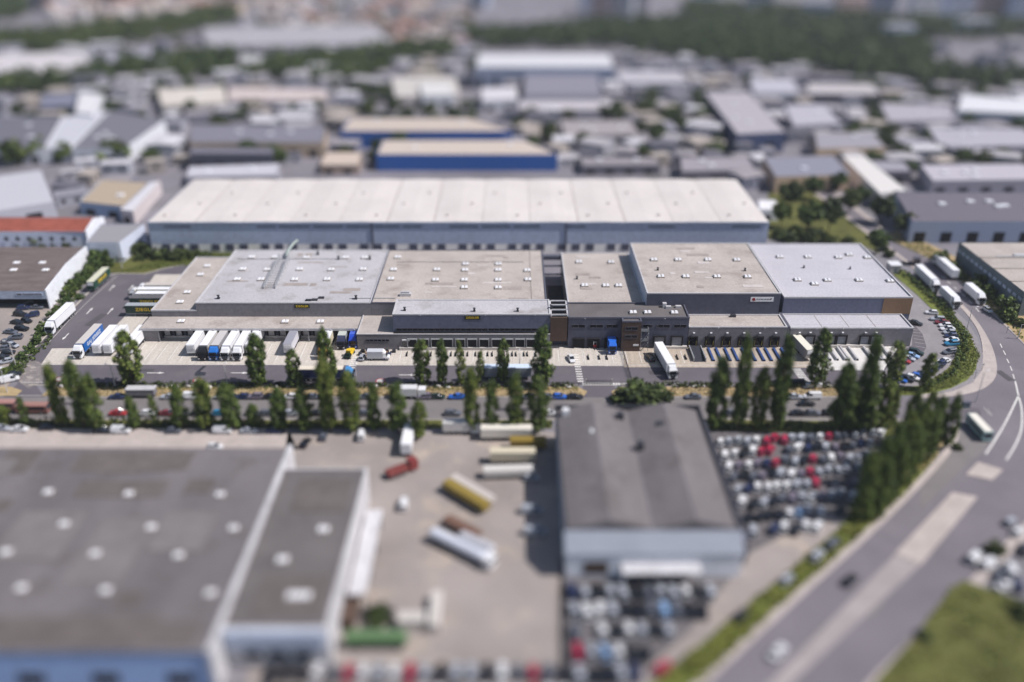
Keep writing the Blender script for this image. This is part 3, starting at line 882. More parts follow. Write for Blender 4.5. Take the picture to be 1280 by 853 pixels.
# --- tall block with the white sign
F = hall('tall_warehouse', 'tall dark warehouse with beige roof and white sign on its front', o=(64, 265, 0))
block(F, 41.6, 82.8, 247.5, 290.6, 14.2, M['clad_dark'], M['roof_beige'], .2, 'coping')
m = MB(); m.box(41.5, 41.595, 247.6, 290.5, 0, 13.9); part(m, 'side_cladding', M['clad_pale'], F)
skylights(F, [(640 + x / 3.878, 280 + y / 3.878) for x, y in ((688, 172), (805, 172), (950, 172), (1090, 173), (722, 252), (843, 253), (994, 253), (1142, 254))], 14.0)
for x, y in ((707, 217), (1130, 220)): roof_vent(F, 640 + x / 3.878, 280 + y / 3.878, 14.0, .8)
block(F, 53.6, 83.3, 238.7, 247.48, 7.0, M['clad_grey'], M['roof_beige'], .25, 'coping', names=('dock_wall', 'dock_roof', 'dock_parapet'))
for px in (868, 889.6, 910, 931.2, 951, 971):
    x = (px - 640) * 265.5 / 1100
    dock(F, x, 238.69, .9, 2.3, 2.6, 'window')
    m = MB()
    for s in (-1, 1): m.box(x + s * 1.1 - .06, x + s * 1.1 + .06, 238.1, 238.57, .9, 2.4)
    part(m, 'dock_bumper', M['yellow_old'], F)
    wall_lamp(F, x + .2, 238.7, 5.0)
for x in (62.5, 76.5): scupper(F, x, 238.7, 6.8)
p = P(640 + 1072 / 3.878, 280 + 447 / 3.878, 7.0)
m = MB(); m.box(p.x - .8, p.x + .8, p.y - .5, p.y + .5, 6.76, 7.5); part(m, 'roof_unit', M['steel_dark'], F)

for _ in range(9): roof_patch(F, rp.uniform(46, 78), rp.uniform(250, 287), 14.0, rp.uniform(1.5, 8), rp.uniform(.6, 2.2), rp.random() < .5)
for _ in range(5): roof_patch(D, rp.uniform(21, 36), rp.uniform(252, 290), 9.36, rp.uniform(1.5, 6), rp.uniform(.6, 2.2), rp.random() < .5)
# --- east hall with the timber corner
Hh = hall('east_hall', 'pale grey roofed hall with timber clad corner beside the curved car park', o=(104, 267, 0))
block(Hh, 84.5, 124.5, 249.1, 295.4, 12.2, M['clad_slate'], M['roof_pale'], .35, 'coping')
m = MB()
m.box(115.6, 124.6, 249.0, 249.095, 6.4, 11.8); m.box(124.505, 124.6, 249.1, 252.5, 0, 11.8); part(m, 'timber_cladding', M['wood'], Hh)
skylights(Hh, [(880 + x / 3.2, 280 + y / 3.2) for x, y in ((303, 130), (415, 130), (537, 132), (580, 121), (653, 132), (374, 222), (442, 238), (493, 223), (620, 223), (744, 226))], 11.85)
for x, y in ((400, 170), (585, 175)): roof_vent(Hh, 880 + x / 3.2, 280 + y / 3.2, 11.85, .7)
block(Hh, 84.6, 121.9, 239.2, 249.05, 6.43, M['clad_grey'], M['roof_pale'], .3, 'coping', names=('dock_wall', 'dock_roof', 'dock_parapet'))
for i in range(3):
    m = MB(); x = 94.5 + i * 8.2; m.box(x - .06, x + .06, 239.6, 248.7, 6.132, 6.2); part(m, 'roof_seam', M['curb'], Hh)
for px, py in ((1001, 0), (1014.5, 0), (1041, 0), (1055, 0), (1084, 0), (1097.5, 0)):
    x = (px - 640) * 266.5 / 1100
    dock(Hh, x, 239.19, .95, 2.6, 2.75, 'door_grey')
    wall_lamp(Hh, x, 239.2, 4.9)
m = MB(); m.box(86, 113.5, 238.2, 239.19, .08, .9); part(m, 'dock_plinth', M['concrete_wall'], Hh)
for x in (92.5, 100.5, 108.6, 117): scupper(Hh, x, 239.2, 6.25)
m = MB(); m.box(83.4, 84.4, 239.0, 249.0, 4.0, 6.9); part(m, 'dividing_wall', M['coping_dark'], Hh)

# --- signs fixed to the facades
def wall_sign(label, x, y, z, w, h, board, body, mat, size):
    s = thing('wall_sign', label, 'sign', (x, y, z))
    m = MB(); m.box(-w / 2, w / 2, -.12, -.003, -h / 2, h / 2); m.build('sign_board', board, s)
    if body: text(body, size, mat, s, (0, -.135, 0), sx=1.05)
    return s
M['sign_green'] = surf('dark green sign', rgb(28, 44, 34), rough=.5, var=.05)
M['ink'] = surf('sign ink', rgb(40, 44, 66), rough=.6, var=.05)
M['sign_red'] = surf('sign red', rgb(150, 24, 40), rough=.5, var=.05)
p = P(380.5, 383.5, 9)
wall_sign('green sign with yellow lettering on the grey hall above the dock canopy', (380.5 - 640) * 279.4 / 1100, 250.6, 8.35, 4.7, 1.25, M['sign_green'], 'ZIEGLER', M['yellow'], .95)
wall_sign('green sign with yellow lettering on the slate upper storey above the ribbon windows', (590.3 - 640) * 263.5 / 1100, 238.5, 10.2, 4.8, 1.2, M['sign_green'], 'ZIEGLER', M['yellow'], .92)
s = wall_sign('white sign with small red emblem on the tall dark warehouse front', 77.2, 247.5, 12.15, 7.1, 1.5, M['white'], None, None, 0)
m = MB(); m.cyl((-2.6, -.15, 0), (-2.6, -.123, 0), .5, n=20); m.obox((-2.15, -.137), .5, .02, -.35, -.2, 0); m.build('emblem', M['sign_red'], s)
m = MB()
rr = random.Random(3)
x = -1.75
while x < 2.7:
    w = rr.uniform(.1, .2)
    m.box(x, x + w, -.135, -.123, -.17, rr.choice((.06, .06, .12, .2))); x += w + rr.choice((.07, .07, .2))
m.box(2.55, 2.9, -.135, -.123, -.1, .34)
m.build('lettering', M['ink'], s)

M['roof_seam'] = surf('valley felt', rgb(186, 177, 170), var=.1)
# --- the long blue and white warehouse behind
J = hall('distribution_warehouse', 'very long blue warehouse with white ridged roof behind the logistics halls', o=(-20, 345, 0))
jx0, jx1, jy0, jy1, jh = -138.4, 97.6, 317.5, 372.3, 12.4
m = MB(); m.box(jx0, jx1, jy0, jy1, 3.7, jh, top=False, bottom=False); part(m, 'wall', M['clad_steel'], J)
m = MB(); m.box(jx0 + .05, jx1 - .05, jy0 + .05, jy1 - .05, 0, 3.695, top=False, bottom=False); part(m, 'base_wall', M['base_white'], J)
nb = 13
bw = (jx1 - jx0) / nb
for i in range(nb):
    x0, x1 = jx0 + i * bw, jx0 + (i + 1) * bw
    xm = (x0 + x1) / 2
    m = MB()
    g_ = .5 if i in (0, 5, 9) else .14
    m.add([(x0 + g_, jy0 - .2, jh), (xm, jy0 - .2, jh + .3), (x1 - g_, jy0 - .2, jh), (x0 + g_, jy1, jh), (xm, jy1, jh + .3), (x1 - g_, jy1, jh)], [(0, 1, 4, 3), (1, 2, 5, 4), (0, 2, 1), (3, 4, 5)])
    part(m, 'roof_bay', M['roof_white'], J)
m = MB(); m.box(jx0 - .1, jx1 + .1, jy0 - .45, jy0 - .21, jh - .35, jh + .12); part(m, 'gutter', M['clad_steel'], J)
m = MB(); m.box(jx0 + .2, jx1 - .2, jy0 + .2, jy1 - .2, jh - .2, jh - .06); part(m, 'valley_gutter', M['roof_seam'], J)
rr = random.Random(5)
x = jx0 + 6
while x < jx1 - 6:
    w = rr.uniform(7, 12)
    if rr.random() < .85: m = MB(); m.box(x, min(x + w, jx1 - 3), jy0 - .06, jy0 - .003, 10.2, 10.9); part(m, 'clerestory_window', M['clad_slate'], J)
    x += w + 1.2
k = 0
x = jx0 + 4
while x < jx1 - 3:
    m = MB(); m.box(x, x + 3.1, jy0 - .12, jy0 + .045, .9, 3.5); part(m, 'dock_door', M['clad_dark'], J)
    x += (5.4, 5.4, 8.2)[k % 3]; k += 1
for x in (-53.3, 20.6):
    m = MB(); m.box(x - .35, x + .35, jy0 - .35, jy0 - .005, 0, jh); part(m, 'downpipe', M['coping_dark'], J)
for i in range(nb * 2):
    m = MB(); xx = jx0 + (i + .5) * bw / 2; m.box(xx - .5, xx + .5, 324 + (i % 3) * 14, 325 + (i % 3) * 14, jh + .2, jh + .9); part(m, 'smoke_vent', M['roof_white'], J)

# --- near left: large old shed with two roofs
K = hall('grey_shed', 'large old dark roofed shed with blue front and white dividing wall', o=(-85, 143, 0))
def gable_rows(par, x0, x1, y0, y1, h, rise, n, mat, name='roof', along='x'):
    for i in range(n):
        a, b = x0 + (x1 - x0) * i / n, x0 + (x1 - x0) * (i + 1) / n
        mm = (a + b) / 2
        m = MB(); m.add([(a, y0, h), (mm, y0, h + rise), (b, y0, h), (a, y1, h), (mm, y1, h + rise), (b, y1, h)], [(0, 1, 4, 3), (1, 2, 5, 4), (0, 2, 1), (3, 4, 5)])
        part(m, name, mat, par)
m = MB(); m.box(-135, -52.2, 109.6, 170.5, 0, 8.9, top=False); part(m, 'wall', M['clad_blue'], K)
m = MB(); m.box(-135, -52.2, 109.3, 170.8, 8.9, 9.1); part(m, 'roof', M['roof_near'], K)
for y0, y1, w_ in ((118, 123, 0), (160, 166, 0)):
    pass
m = MB(); m.box(-52.15, -51.2, 109.0, 171.5, 0, 9.6); part(m, 'dividing_wall', M['clad_dull'], K)
m = MB(); m.box(-51.15, -33.0, 115.2, 162.5, 0, 8.6, top=False); part(m, 'annex_wall', M['clad_white'], K)
m = MB(); m.box(-51.1, -33.2, 115.4, 162.3, 8.6, 8.75); part(m, 'annex_roof', M['roof_dark'], K)
m = MB(); m.box(-33.0, -32.5, 114.5, 163.0, 0, 9.1); m.box(-51.15, -33.0, 114.5, 115.1, 0, 9.1); m.box(-51.15, -33.0, 162.5, 162.8, 8.2, 9.0); part(m, 'annex_parapet', M['clad_dull'], K)
m = MB(); m.box(-50.6, -33.1, 113.4, 114.45, 5.2, 9.0); part(m, 'front_band', M['clad_pale'], K)
for x in (-48, -43.5, -39): 
    strip_window(K, x, x + 3, 114.45, 2.2, 4.4)
for i in range(5):
    x = -112 + i * 13
    strip_window(K, x, x + 4.5, 109.6, 1.2, 3.6)
M['patch_dark'] = surf('dark roof felt strip', rgb(105, 98, 95), var=.14, scale=.2, stains=.4)
M['patch_grey'] = surf('grey roof felt strip', rgb(123, 118, 117), var=.1, scale=.2, stains=.4)
def px_patch(par, px0, py0, px1, py1, z, mat):
    a, b = P(px0, py0, z), P(px1, py1, z)
    PZ[0] += 1
    m = MB(); m.box(min(a.x, b.x), max(a.x, b.x), min(a.y, b.y), max(a.y, b.y), z + .002, z + .02 + .003 * PZ[0]); part(m, 'roof_patch', M[mat], par)
for r_ in ((14, 563, 30, 592), (104, 566, 124, 590), (140, 566, 176, 592), (186, 566, 208, 590), (214, 566, 232, 588), (104, 602, 200, 622), (-60, 772, 80, 808), (88, 770, 186, 806), (196, 778, 240, 808), (-60, 626, 6, 640), (150, 740, 172, 760), (238, 600, 262, 616)): px_patch(K, *r_, 9.1, 'patch_dark')
for r_ in ((-40, 575, 8, 594), (30, 640, 70, 700), (130, 650, 150, 730), (210, 640, 250, 690)): px_patch(K, *r_, 9.1, 'patch_grey')
for r_ in ((376, 600, 430, 640), (330, 720, 400, 770)): px_patch(K, *r_, 8.75, 'patch_dark')
for px, py in ((60, 615), (161, 617), (275, 618), (80, 655), (189, 659), (292, 660), (8, 690), (119, 692), (223, 694), (27, 735), (132, 738), (263, 741)):
    p = P(px, py, 9.4); skylight(K, p.x, p.y, 9.1, s=.82)
for px, py in ((404, 662), (353, 700), (366, 745), (381, 745)):
    p = P(px, py, 9.0); skylight(K, p.x, p.y, 8.75)
m = MB()
m.prism([(-31.7, 128.2), (-28.2, 128.2), (-28.2, 154), (-31.7, 154)], 3.9, 4.4, bottom=True)
part(m, 'side_canopy', M['clad_dull'], K)
for y in (129, 137, 145, 153):
    m = MB(); m.box(-28.6, -28.3, y - .15, y + .15, 0, 3.9); part(m, 'canopy_post', M['steel'], K)

M['front_metal'] = surf('blue grey roof metal', rgb(148, 153, 164), rough=.55, var=.06, scale=.15)
# --- near centre: long shed with two shallow gables
L = hall('twin_gable_shed', 'long grey shed with twin low gables and pale front beside the packed car yard', o=(28.5, 163, 0))
lx0, lx1, ly0, ly1, lh = 10.9, 46.4, 140.9, 187.2, 9.4
m = MB(); m.box(lx0, lx1, ly0, ly1, 0, lh, top=False); part(m, 'wall', M['clad_pale'], L)
gable_rows(L, lx0 + .3, lx1 - .3, ly0 + .2, ly1 - .4, lh, 2.3, 2, M['roof_near'])
m = MB()
m.box(lx0 - .25, lx1 + .25, ly1 - .35, ly1 + .2, lh - .6, lh + 1.3); m.box(lx1 - .25, lx1 + .35, ly0, ly1 - .35, lh - .6, lh + .7); m.box(lx0 - .3, lx0 + .25, ly0, ly1 - .35, lh - .6, lh + .4)
part(m, 'parapet', M['steel_dark'], L)
m = MB(); m.box(lx1 + .36, lx1 + 2.1, ly0 + .5, ly1 - .4, 0, 6.3); part(m, 'side_strip', M['coping_dark'], L)
m = MB(); m.add([(lx0 - .3, ly0 + .1, lh), (lx1 + .3, ly0 + .1, lh), (lx1 + .3, ly0 - 3.6, 6.2), (lx0 - .3, ly0 - 3.6, 6.2), (lx0 - .3, ly0 + .1, lh - .3), (lx1 + .3, ly0 + .1, lh - .3), (lx1 + .3, ly0 - 3.6, 5.9), (lx0 - .3, ly0 - 3.6, 5.9)], [(0, 3, 2, 1), (4, 5, 6, 7), (3, 7, 6, 2), (0, 4, 7, 3), (1, 2, 6, 5)]); part(m, 'front_roof', M['front_metal'], L)
m = MB(); m.box(lx0, lx1, ly0 - 3.3, ly0 - .005, 0, 5.85, top=False); part(m, 'front_wall', M['clad_white'], L)
m = MB(); m.box(22, 38, ly0 - 6.3, ly0 - 3.31, 3.3, 3.7); m.box(22.1, 22.5, ly0 - 6.2, ly0 - 5.8, 0, 3.3); m.box(37.5, 37.9, ly0 - 6.2, ly0 - 5.8, 0, 3.3); part(m, 'porch', M['clad_dull'], L)
m = MB(); m.box(24, 36, ly0 - 3.4, ly0 - 3.303, .2, 3.1); part(m, 'shop_window', M['window'], L)
m = MB(); m.box(14.5, 19.5, ly0 - 3.42, ly0 - 3.303, 1.0, 4.0); part(m, 'brown_shutter', M['brick'], L)
for px, py in ((742, 545), (707, 518), (775, 523), (800, 560), (825, 535)):
    p = P(px, py, 10); z = lh + .1
    m = MB(); m.box(p.x - .8, p.x + .8, p.y - .8, p.y + .8, z, z + 2.0); part(m, 'roof_unit', M['white'] if px in (707, 742) else M['steel_dark'], L)

# --- left: brown roofed workshop
W = hall('brown_roof_workshop', 'brown weathered roof workshop with white side wall beside the bushes', 'workshop', o=(-165, 285, 0))
wy0 = P(0, 382).y
def q(px, py, z): return tuple(P(px, py, z))[:2]
poly = [q(-60, 364, 6.5), q(56, 364, 6.5), q(107, 309, 6.5), q(-60, 309, 6.5)]
m = MB(); m.prism(poly, 3.6, 6.5, top=False); part(m, 'wall', M['clad_pale'], W)
ins = [(poly[0][0] - .5, poly[0][1] + 3.5), (poly[1][0] - .6, poly[1][1] + 3.5), (poly[2][0] - .6, poly[2][1] - .5), (poly[3][0] - .5, poly[3][1] - .5)]
m = MB(); m.prism(ins, 0, 3.595, top=False); part(m, 'ground_wall', M['clad_teal'], W)
m = MB(); m.add([(*poly[0], 6.52), (*poly[1], 6.52), ((poly[1][0] + poly[2][0]) / 2, (poly[1][1] + poly[2][1]) / 2, 7.6), (poly[3][0], (poly[1][1] + poly[2][1]) / 2, 7.6), (*poly[2], 6.52), (*poly[3], 6.52)], [(0, 1, 2, 3), (3, 2, 4, 5)])
part(m, 'roof', M['roof_brown'], W)
m = MB()
a, b = Vector(poly[1]), Vector(poly[2])
d_ = (b - a).normalized()
n_ = Vector((d_.y, -d_.x))
quad = [a + n_ * .02, b + n_ * .02, b + n_ * .4, a + n_ * .4]
mid = [a.lerp(b, .5) + n_ * .02, a.lerp(b, .5) + n_ * .4]
pts = [(p.x, p.y, 0) for p in quad] + [(p.x, p.y, 6.9) for p in quad] + [(p.x, p.y, 8.0) for p in mid]
m.add(pts, [(0, 4, 8, 5, 1), (3, 2, 6, 9, 7), (0, 3, 7, 4), (1, 5, 6, 2), (4, 7, 9, 8), (8, 9, 6, 5)])
part(m, 'side_wall', M['clad_white'], W)
for px, py in ((21, 329), (53, 329), (17, 338), (57, 338)):
    p = P(px, py, 7.4); skylight(W, p.x, p.y, 7.15)
s = wall_sign('small brown lettered sign on the pale workshop eaves above its dark bays', -160.0, poly[0][1], 5.3, 9.0, 1.0, M['clad_pale'], 'MM TRANSPORTS', M['brick'], .9)
m = MB(); m.box(poly[0][0], poly[1][0] - 1, ins[0][1] - .08, ins[0][1] - .003, .3, 3.2); part(m, 'workshop_bay', M['dark'], W)

# --- right: beige roofed hall behind the road
Rt = hall('roadside_hall', 'beige roofed hall with long teal side wall across the road', o=(185, 290, 0))
zr = 8.5
poly = [q(1199, 303, zr), q(1345, 303, zr), q(1420, 366, zr), q(1281, 366, zr)]
m = MB(); m.prism(poly, 0, zr, top=False); part(m, 'wall', M['clad_teal'], Rt)
ic = [(poly[0][0] + .4, poly[0][1] - .4), (poly[1][0] - .4, poly[1][1] - .4), (poly[2][0] - .4, poly[2][1] + .4), (poly[3][0] + .4, poly[3][1] + .4)]
m = MB(); m.prism(ic, zr - .3, zr - .15); part(m, 'roof', M['roof_beige'], Rt)
for t in (.33, .55, .8):
    y = ic[0][1] * (1 - t) + ic[3][1] * t
    x0 = ic[0][0] * (1 - t) + ic[3][0] * t
    m = MB(); m.box(x0, x0 + 45, y - .3, y + .3, zr - .14, zr + .15); part(m, 'roof_step', M['curb'], Rt)
p = P(1262, 322, zr)
m = MB(); m.box(p.x - 5, p.x + 7, p.y - .2, p.y + .2, zr - .14, zr + .5); m.box(p.x + 2, p.x + 6, p.y + .3, p.y + 2, zr - .14, zr + .7); part(m, 'roof_unit', M['coping'], Rt)
n = 14
for i in range(n):
    t = (i + .5) / n
    y = poly[0][1] * (1 - t) + poly[3][1] * t
    x = poly[0][0] * (1 - t) + poly[3][0] * t
    m = MB(); m.box(x - .15, x + .02, y - 1.0, y + 1.0, 5.2, 6.2); part(m, 'window', M['clad_pale'], Rt)

# small white kiosk at the hall's corner
k_ = hall('utility_kiosk', 'small white utility kiosk at the corner of the pale grey hall', 'kiosk', tuple(P(1116, 340)))
c = P(1116, 340)
m = MB(); m.box(c.x - 1.9, c.x + 1.9, c.y - 2, c.y + 2, 0, 3.2); part(m, 'wall', M['concrete_wall'], k_)
m = MB(); m.box(c.x - 2.1, c.x + 2.1, c.y - 2.2, c.y + 2.2, 3.2, 3.4); part(m, 'roof', M['white'], k_)
m = MB(); m.box(c.x - .5, c.x + .5, c.y - 2.06, c.y - 2.003, .05, 2.2); part(m, 'door', M['clad_teal'], k_)
# ------------------------------------------------------------ vehicles
PRO = []                      # prototypes; the first use takes the prototype itself
LAB = {}                      # (kind, place) -> things waiting for their labels

def wheel(par, x, y, r, w, hub=True):
    m = MB()
    n = 14
    m.cyl((x, y - w / 2, r), (x, y + w / 2, r), r, n=n, mi=0)
    s = 1 if y > 0 else -1
    m.cyl((x, y + s * (w / 2 + .002), r), (x, y + s * (w / 2 + .02), r), r * .6, n=10, mi=1)
    return m.build('wheel', [M['rubber'], M['steel']], par)

def car_proto(style):
    root = thing('parked_van' if style == 'van' else 'parked_car', 'car', 'car')
    L, Wd, belt, roof = {'hatch': (4.0, 1.74, .92, 1.46), 'saloon': (4.6, 1.8, .9, 1.42), 'estate': (4.6, 1.82, .95, 1.5), 'suv': (4.5, 1.86, 1.06, 1.66), 'van': (4.9, 1.9, 1.1, 1.92)}[style]
    h = L / 2
    w = Wd / 2
    st = [(-h, .8, .42, belt - .12), (-h + .12, .95, .3, belt), (-h + .6, 1, .24, belt + .03), (-.3, 1, .22, belt + .02), (h * .42, 1, .22, belt - .02), (h * .75, .96, .24, belt - .12), (h - .14, .88, .3, belt - .22), (h, .72, .42, belt - .32)]
    rings = []
    for x, k, z0, z1 in st:
        ww = w * k
        rings.append([(x, -ww * .86, z0), (x, -ww, z0 + .18), (x, -ww * .99, z1 - .16), (x, -ww * .9, z1), (x, ww * .9, z1), (x, ww * .99, z1 - .16), (x, ww, z0 + .18), (x, ww * .86, z0)])
    b = MB()
    b.loft(rings)
    g = {'hatch': (-h + .12, -h + .55, .15, .95), 'saloon': (-h + .75, -h + 1.35, .25, 1.05), 'estate': (-h + .1, -h + .4, .25, 1.05), 'suv': (-h + .1, -h + .45, .2, .95), 'van': (-h + .05, -h + .15, 1.0, 1.6)}[style]
    x0, x1, x2, x3 = g
    bw, tw = w * .88, w * .7
    zb = belt - .03
    corners_b = [(x0, -bw, zb), (x3, -bw, zb), (x3, bw, zb), (x0, bw, zb)]
    corners_t = [(x1, -tw, roof), (x2, -tw, roof), (x2, tw, roof), (x1, tw, roof)]
    gl = MB(); gl.loft([corners_b, corners_t])
    b.loft([[(x1 - .04, -tw - .02, roof - .03), (x2 + .04, -tw - .02, roof - .03), (x2 + .04, tw + .02, roof - .03), (x1 - .04, tw + .02, roof - .03)], [(x1 + .1, -tw + .1, roof + .05), (x2 - .1, -tw + .1, roof + .05), (x2 - .1, tw - .1, roof + .05), (x1 + .1, tw - .1, roof + .05)]])
    for cb, ct in zip(corners_b, corners_t): b.cyl(cb, ct, .05, n=5, caps=False)
    xm = (x1 + x2) / 2 - .05
    for s in (-1, 1): b.cyl((xm, s * bw * .995, zb), (xm, s * tw, roof), .05, n=5, caps=False)
    if style == 'van':
        b.loft([[(x0 + .02, -bw - .01, zb), (x2 - .75, -bw - .01, zb), (x2 - .75, bw + .01, zb), (x0 + .02, bw + .01, zb)], [(x1, -tw - .03, roof), (x2 - .7, -tw - .03, roof), (x2 - .7, tw + .03, roof), (x1, tw + .03, roof)]])
    body = b.build('body', M['car_paint'], root)
    gl.build('glasshouse', M['glass'], root)
    for x in (-h + .78, h - .82):
        for s in (-1, 1): wheel(root, x, s * (w - .1), .32, .22)
    for s in (-1, 1):
        m = MB(); m.box(h - .1, h - .015, s * w * .52 - .16, s * w * .52 + .16, belt - .42, belt - .3); m.build('headlight', M['skylight'], root)
        m = MB(); m.box(-h - .01, -h + .05, s * w * .58 - .14, s * w * .58 + .14, belt - .3, belt - .14); m.build('tail_light', M['sign_red'], root)
    return reg(root)

def cheap_car(style):
    """the small blurred cars of the packed lots: one mesh with painted body, glass and tyres"""
    L, Wd, belt, roof = {'hatch': (4.0, 1.74, .92, 1.46), 'saloon': (4.6, 1.8, .9, 1.42)}[style]
    h, w = L / 2, Wd / 2
    b = MB()
    rings = []
    for x, k, z0, z1 in [(-h, .85, .35, belt - .1), (-h + .5, 1, .22, belt), (h * .45, 1, .22, belt), (h, .75, .35, belt - .3)]:
        ww = w * k
        rings.append([(x, -ww, z0), (x, -ww, z1 - .1), (x, -ww * .9, z1), (x, ww * .9, z1), (x, ww, z1 - .1), (x, ww, z0)])
    b.loft(rings, 0)
    x0, x1, x2, x3 = (-h + .15, -h + .6, .15, 1.0)
    b.loft([[(x0, -w * .88, belt - .02), (x3, -w * .88, belt - .02), (x3, w * .88, belt - .02), (x0, w * .88, belt - .02)], [(x1, -w * .7, roof), (x2, -w * .7, roof), (x2, w * .7, roof), (x1, w * .7, roof)]], 1)
    b.box(x1, x2, -w * .7, w * .7, roof, roof + .04, 0)
    for x in (-h + .75, h - .8):
        for s in (-1, 1): b.cyl((x, s * (w - .2), .32), (x, s * (w + .005), .32), .32, n=8, mi=2)
    return b.build('packed_car', [M['car_paint'], M['glass'], M['rubber']])

CARCOL = {'white': (222, 222, 224), 'silver': (168, 172, 180), 'grey': (96, 100, 110), 'black': (26, 27, 32), 'dark blue': (34, 46, 84), 'blue': (38, 98, 190), 'pale blue': (140, 172, 210), 'teal': (36, 120, 160), 'red': (156, 40, 44), 'dark red': (120, 36, 44), 'dark green': (34, 52, 46), 'mauve grey': (120, 112, 126), 'pink red': (168, 40, 70), 'beige': (190, 176, 150)}
def cc(name): return (*rgb(*CARCOL[name]), 1)

CARP = {s: car_proto(s) for s in ('hatch', 'saloon', 'estate', 'suv', 'van')}
USED = set()
def pose(proto, loc, rot, colors, name=None):
    """the first use takes the prototype itself, later uses copy it with all its parts"""
    if proto.name not in USED:
        USED.add(proto.name)
        r = proto
        r.location = loc
        r.rotation_euler = (0, 0, rot)
        def rec(tree):
            for c, sub in tree:
                base = c.name.split('.')[0]
                if base in colors: c.color = colors[base]
                rec(sub)
        rec(KIDS[r.name])
    else:
        r = dup(proto, loc, rot, '', None, colors=colors)
        if name: r.name = name
    return r

def car(px, py, ang, color, style, place, group, noun='car'):
    p = P(px, py)
    o = pose(CARP[style], (p.x, p.y, ROADZ), R(ang), {'body': cc(color)})
    if style == 'van': noun = 'van'
    o['category'] = noun
    o['group'] = group
    LAB.setdefault((color, noun, place), []).append(o)
    return o
ROADZ = 0.05

ROW = 'on the street beside the dry verge'
GN = 'cars parked along the verge side of the street'
for px, c, s in ((146.5, 'dark blue', 'saloon'), (211.5, 'silver', 'saloon'), (241, 'white', 'van'), (277, 'white', 'hatch'), (291, 'black', 'hatch'), (303, 'dark blue', 'hatch'), (319, 'mauve grey', 'suv'), (338, 'black', 'saloon'), (363, 'white', 'hatch'), (389, 'grey', 'saloon'), (401, 'black', 'hatch'), (457, 'grey', 'hatch'), (529.5, 'mauve grey', 'suv'), (547.5, 'dark green', 'hatch'), (571, 'blue', 'saloon'), (660, 'grey', 'hatch'), (685, 'grey', 'saloon'), (699.5, 'blue', 'hatch'), (718.5, 'black', 'saloon'), (866, 'grey', 'saloon'), (993, 'silver', 'saloon'), (1015, 'white', 'van'), (1066, 'grey', 'hatch')):
    car(px, 498.3, 180 if rnd.random() < .5 else 0, c, s, ROW, GN)
car(1008, 507, 0, 'black', 'saloon', 'driving along the street between the poplars', 'cars driving on the street')
ROW = 'on the poplar side of the street'
GN = 'cars parked along the poplar side of the street'
for px, c, s in ((148, 'red', 'saloon'), (186, 'white', 'hatch'), (210, 'dark red', 'saloon'), (228, 'silver', 'hatch'), (249, 'black', 'hatch'), (275, 'teal', 'hatch'), (316, 'grey', 'hatch'), (336, 'grey', 'estate'), (364, 'silver', 'hatch'), (397, 'black', 'saloon'), (458, 'grey', 'hatch'), (566, 'grey', 'estate'), (687, 'white', 'hatch'), (917, 'grey', 'hatch'), (998, 'black', 'saloon'), (1016, 'grey', 'hatch'), (1036, 'black', 'hatch')):
    car(px, 519, 0, c, s, ROW, GN)
ROW = 'parked on the drive behind the dark roofed shed'
GN = 'cars on the drive behind the near shed'
for px, py, c, s, a in ((3, 538, 'silver', 'hatch', 0), (25, 539, 'white', 'saloon', 0), (60, 537, 'black', 'hatch', 0), (128, 541, 'black', 'saloon', 0), (152, 541, 'white', 'van', 0), (279, 541, 'white', 'van', 0), (312, 541, 'silver', 'saloon', 0), (269, 561, 'white', 'hatch', 0), (382, 556, 'black', 'saloon', 80), (405, 548, 'grey', 'hatch', 90), (452, 547, 'white', 'van', 95), (218, 541, 'grey', 'hatch', 0), (345, 541, 'dark blue', 'saloon', 0)):
    car(px, py, a, c, s, ROW, GN)
ROW = 'in the curved car park beside the hedge'
GN = 'cars parked against the curved hedge'
for px, py, c, s, a in ((1164, 393, 'white', 'hatch', 168), (1171.5, 401, 'silver', 'estate', 172), (1177.5, 405, 'dark red', 'saloon', 175), (1181, 409, 'white', 'hatch', 178), (1184, 413.2, 'white', 'saloon', 180), (1186.2, 417.6, 'silver', 'hatch', 182), (1188.4, 422, 'dark blue', 'hatch', 184), (1189.6, 427.2, 'white', 'saloon', 186), (1189, 431.8, 'teal', 'suv', 188), (1186.4, 442, 'grey', 'estate', 196), (1179, 453.5, 'white', 'saloon', 206), (1175, 457.2, 'dark blue', 'hatch', 210), (1171, 461, 'black', 'saloon', 212), (1166, 464.8, 'dark blue', 'suv', 216)):
    car(px, py, a, c, s, ROW, GN)
ROW = 'in the inner bays of the curved car park'
GN = 'cars parked in the inner bays of the curved car park'
for px, py, c, s, a in ((1143.5, 406, 'black', 'saloon', -28), (1144.5, 443, 'dark green', 'suv', -32), (1139, 446.6, 'pale blue', 'saloon', -32), (1133.8, 450, 'silver', 'saloon', -32), (1129.2, 453.4, 'red', 'hatch', -32)):
    car(px, py, a, c, s, ROW, GN)
ROW = 'along the lower edge of the curved car park'
GN = 'cars along the lower edge of the curved car park'
for px, py, c, s, a in ((1153, 471.5, 'dark blue', 'hatch', -35), (1147, 473, 'blue', 'hatch', -35), (1140, 474.6, 'white', 'hatch', -35), (1132, 476, 'black', 'suv', -35), (1124.5, 477, 'blue', 'hatch', -35), (1116, 478, 'grey', 'hatch', -35), (1101, 478, 'silver', 'hatch', 5)):
    car(px, py, a, c, s, ROW, GN)
ROW = 'standing on the concrete dock apron'
GN = 'cars standing on the dock apron'
for px, py, c, s, a in ((453, 449, 'silver', 'hatch', 84), (482.5, 447, 'dark blue', 'saloon', 70), (714, 450.5, 'white', 'saloon', -80), (813, 449.5, 'black', 'suv', 100)):
    car(px, py, a, c, s, ROW, GN)
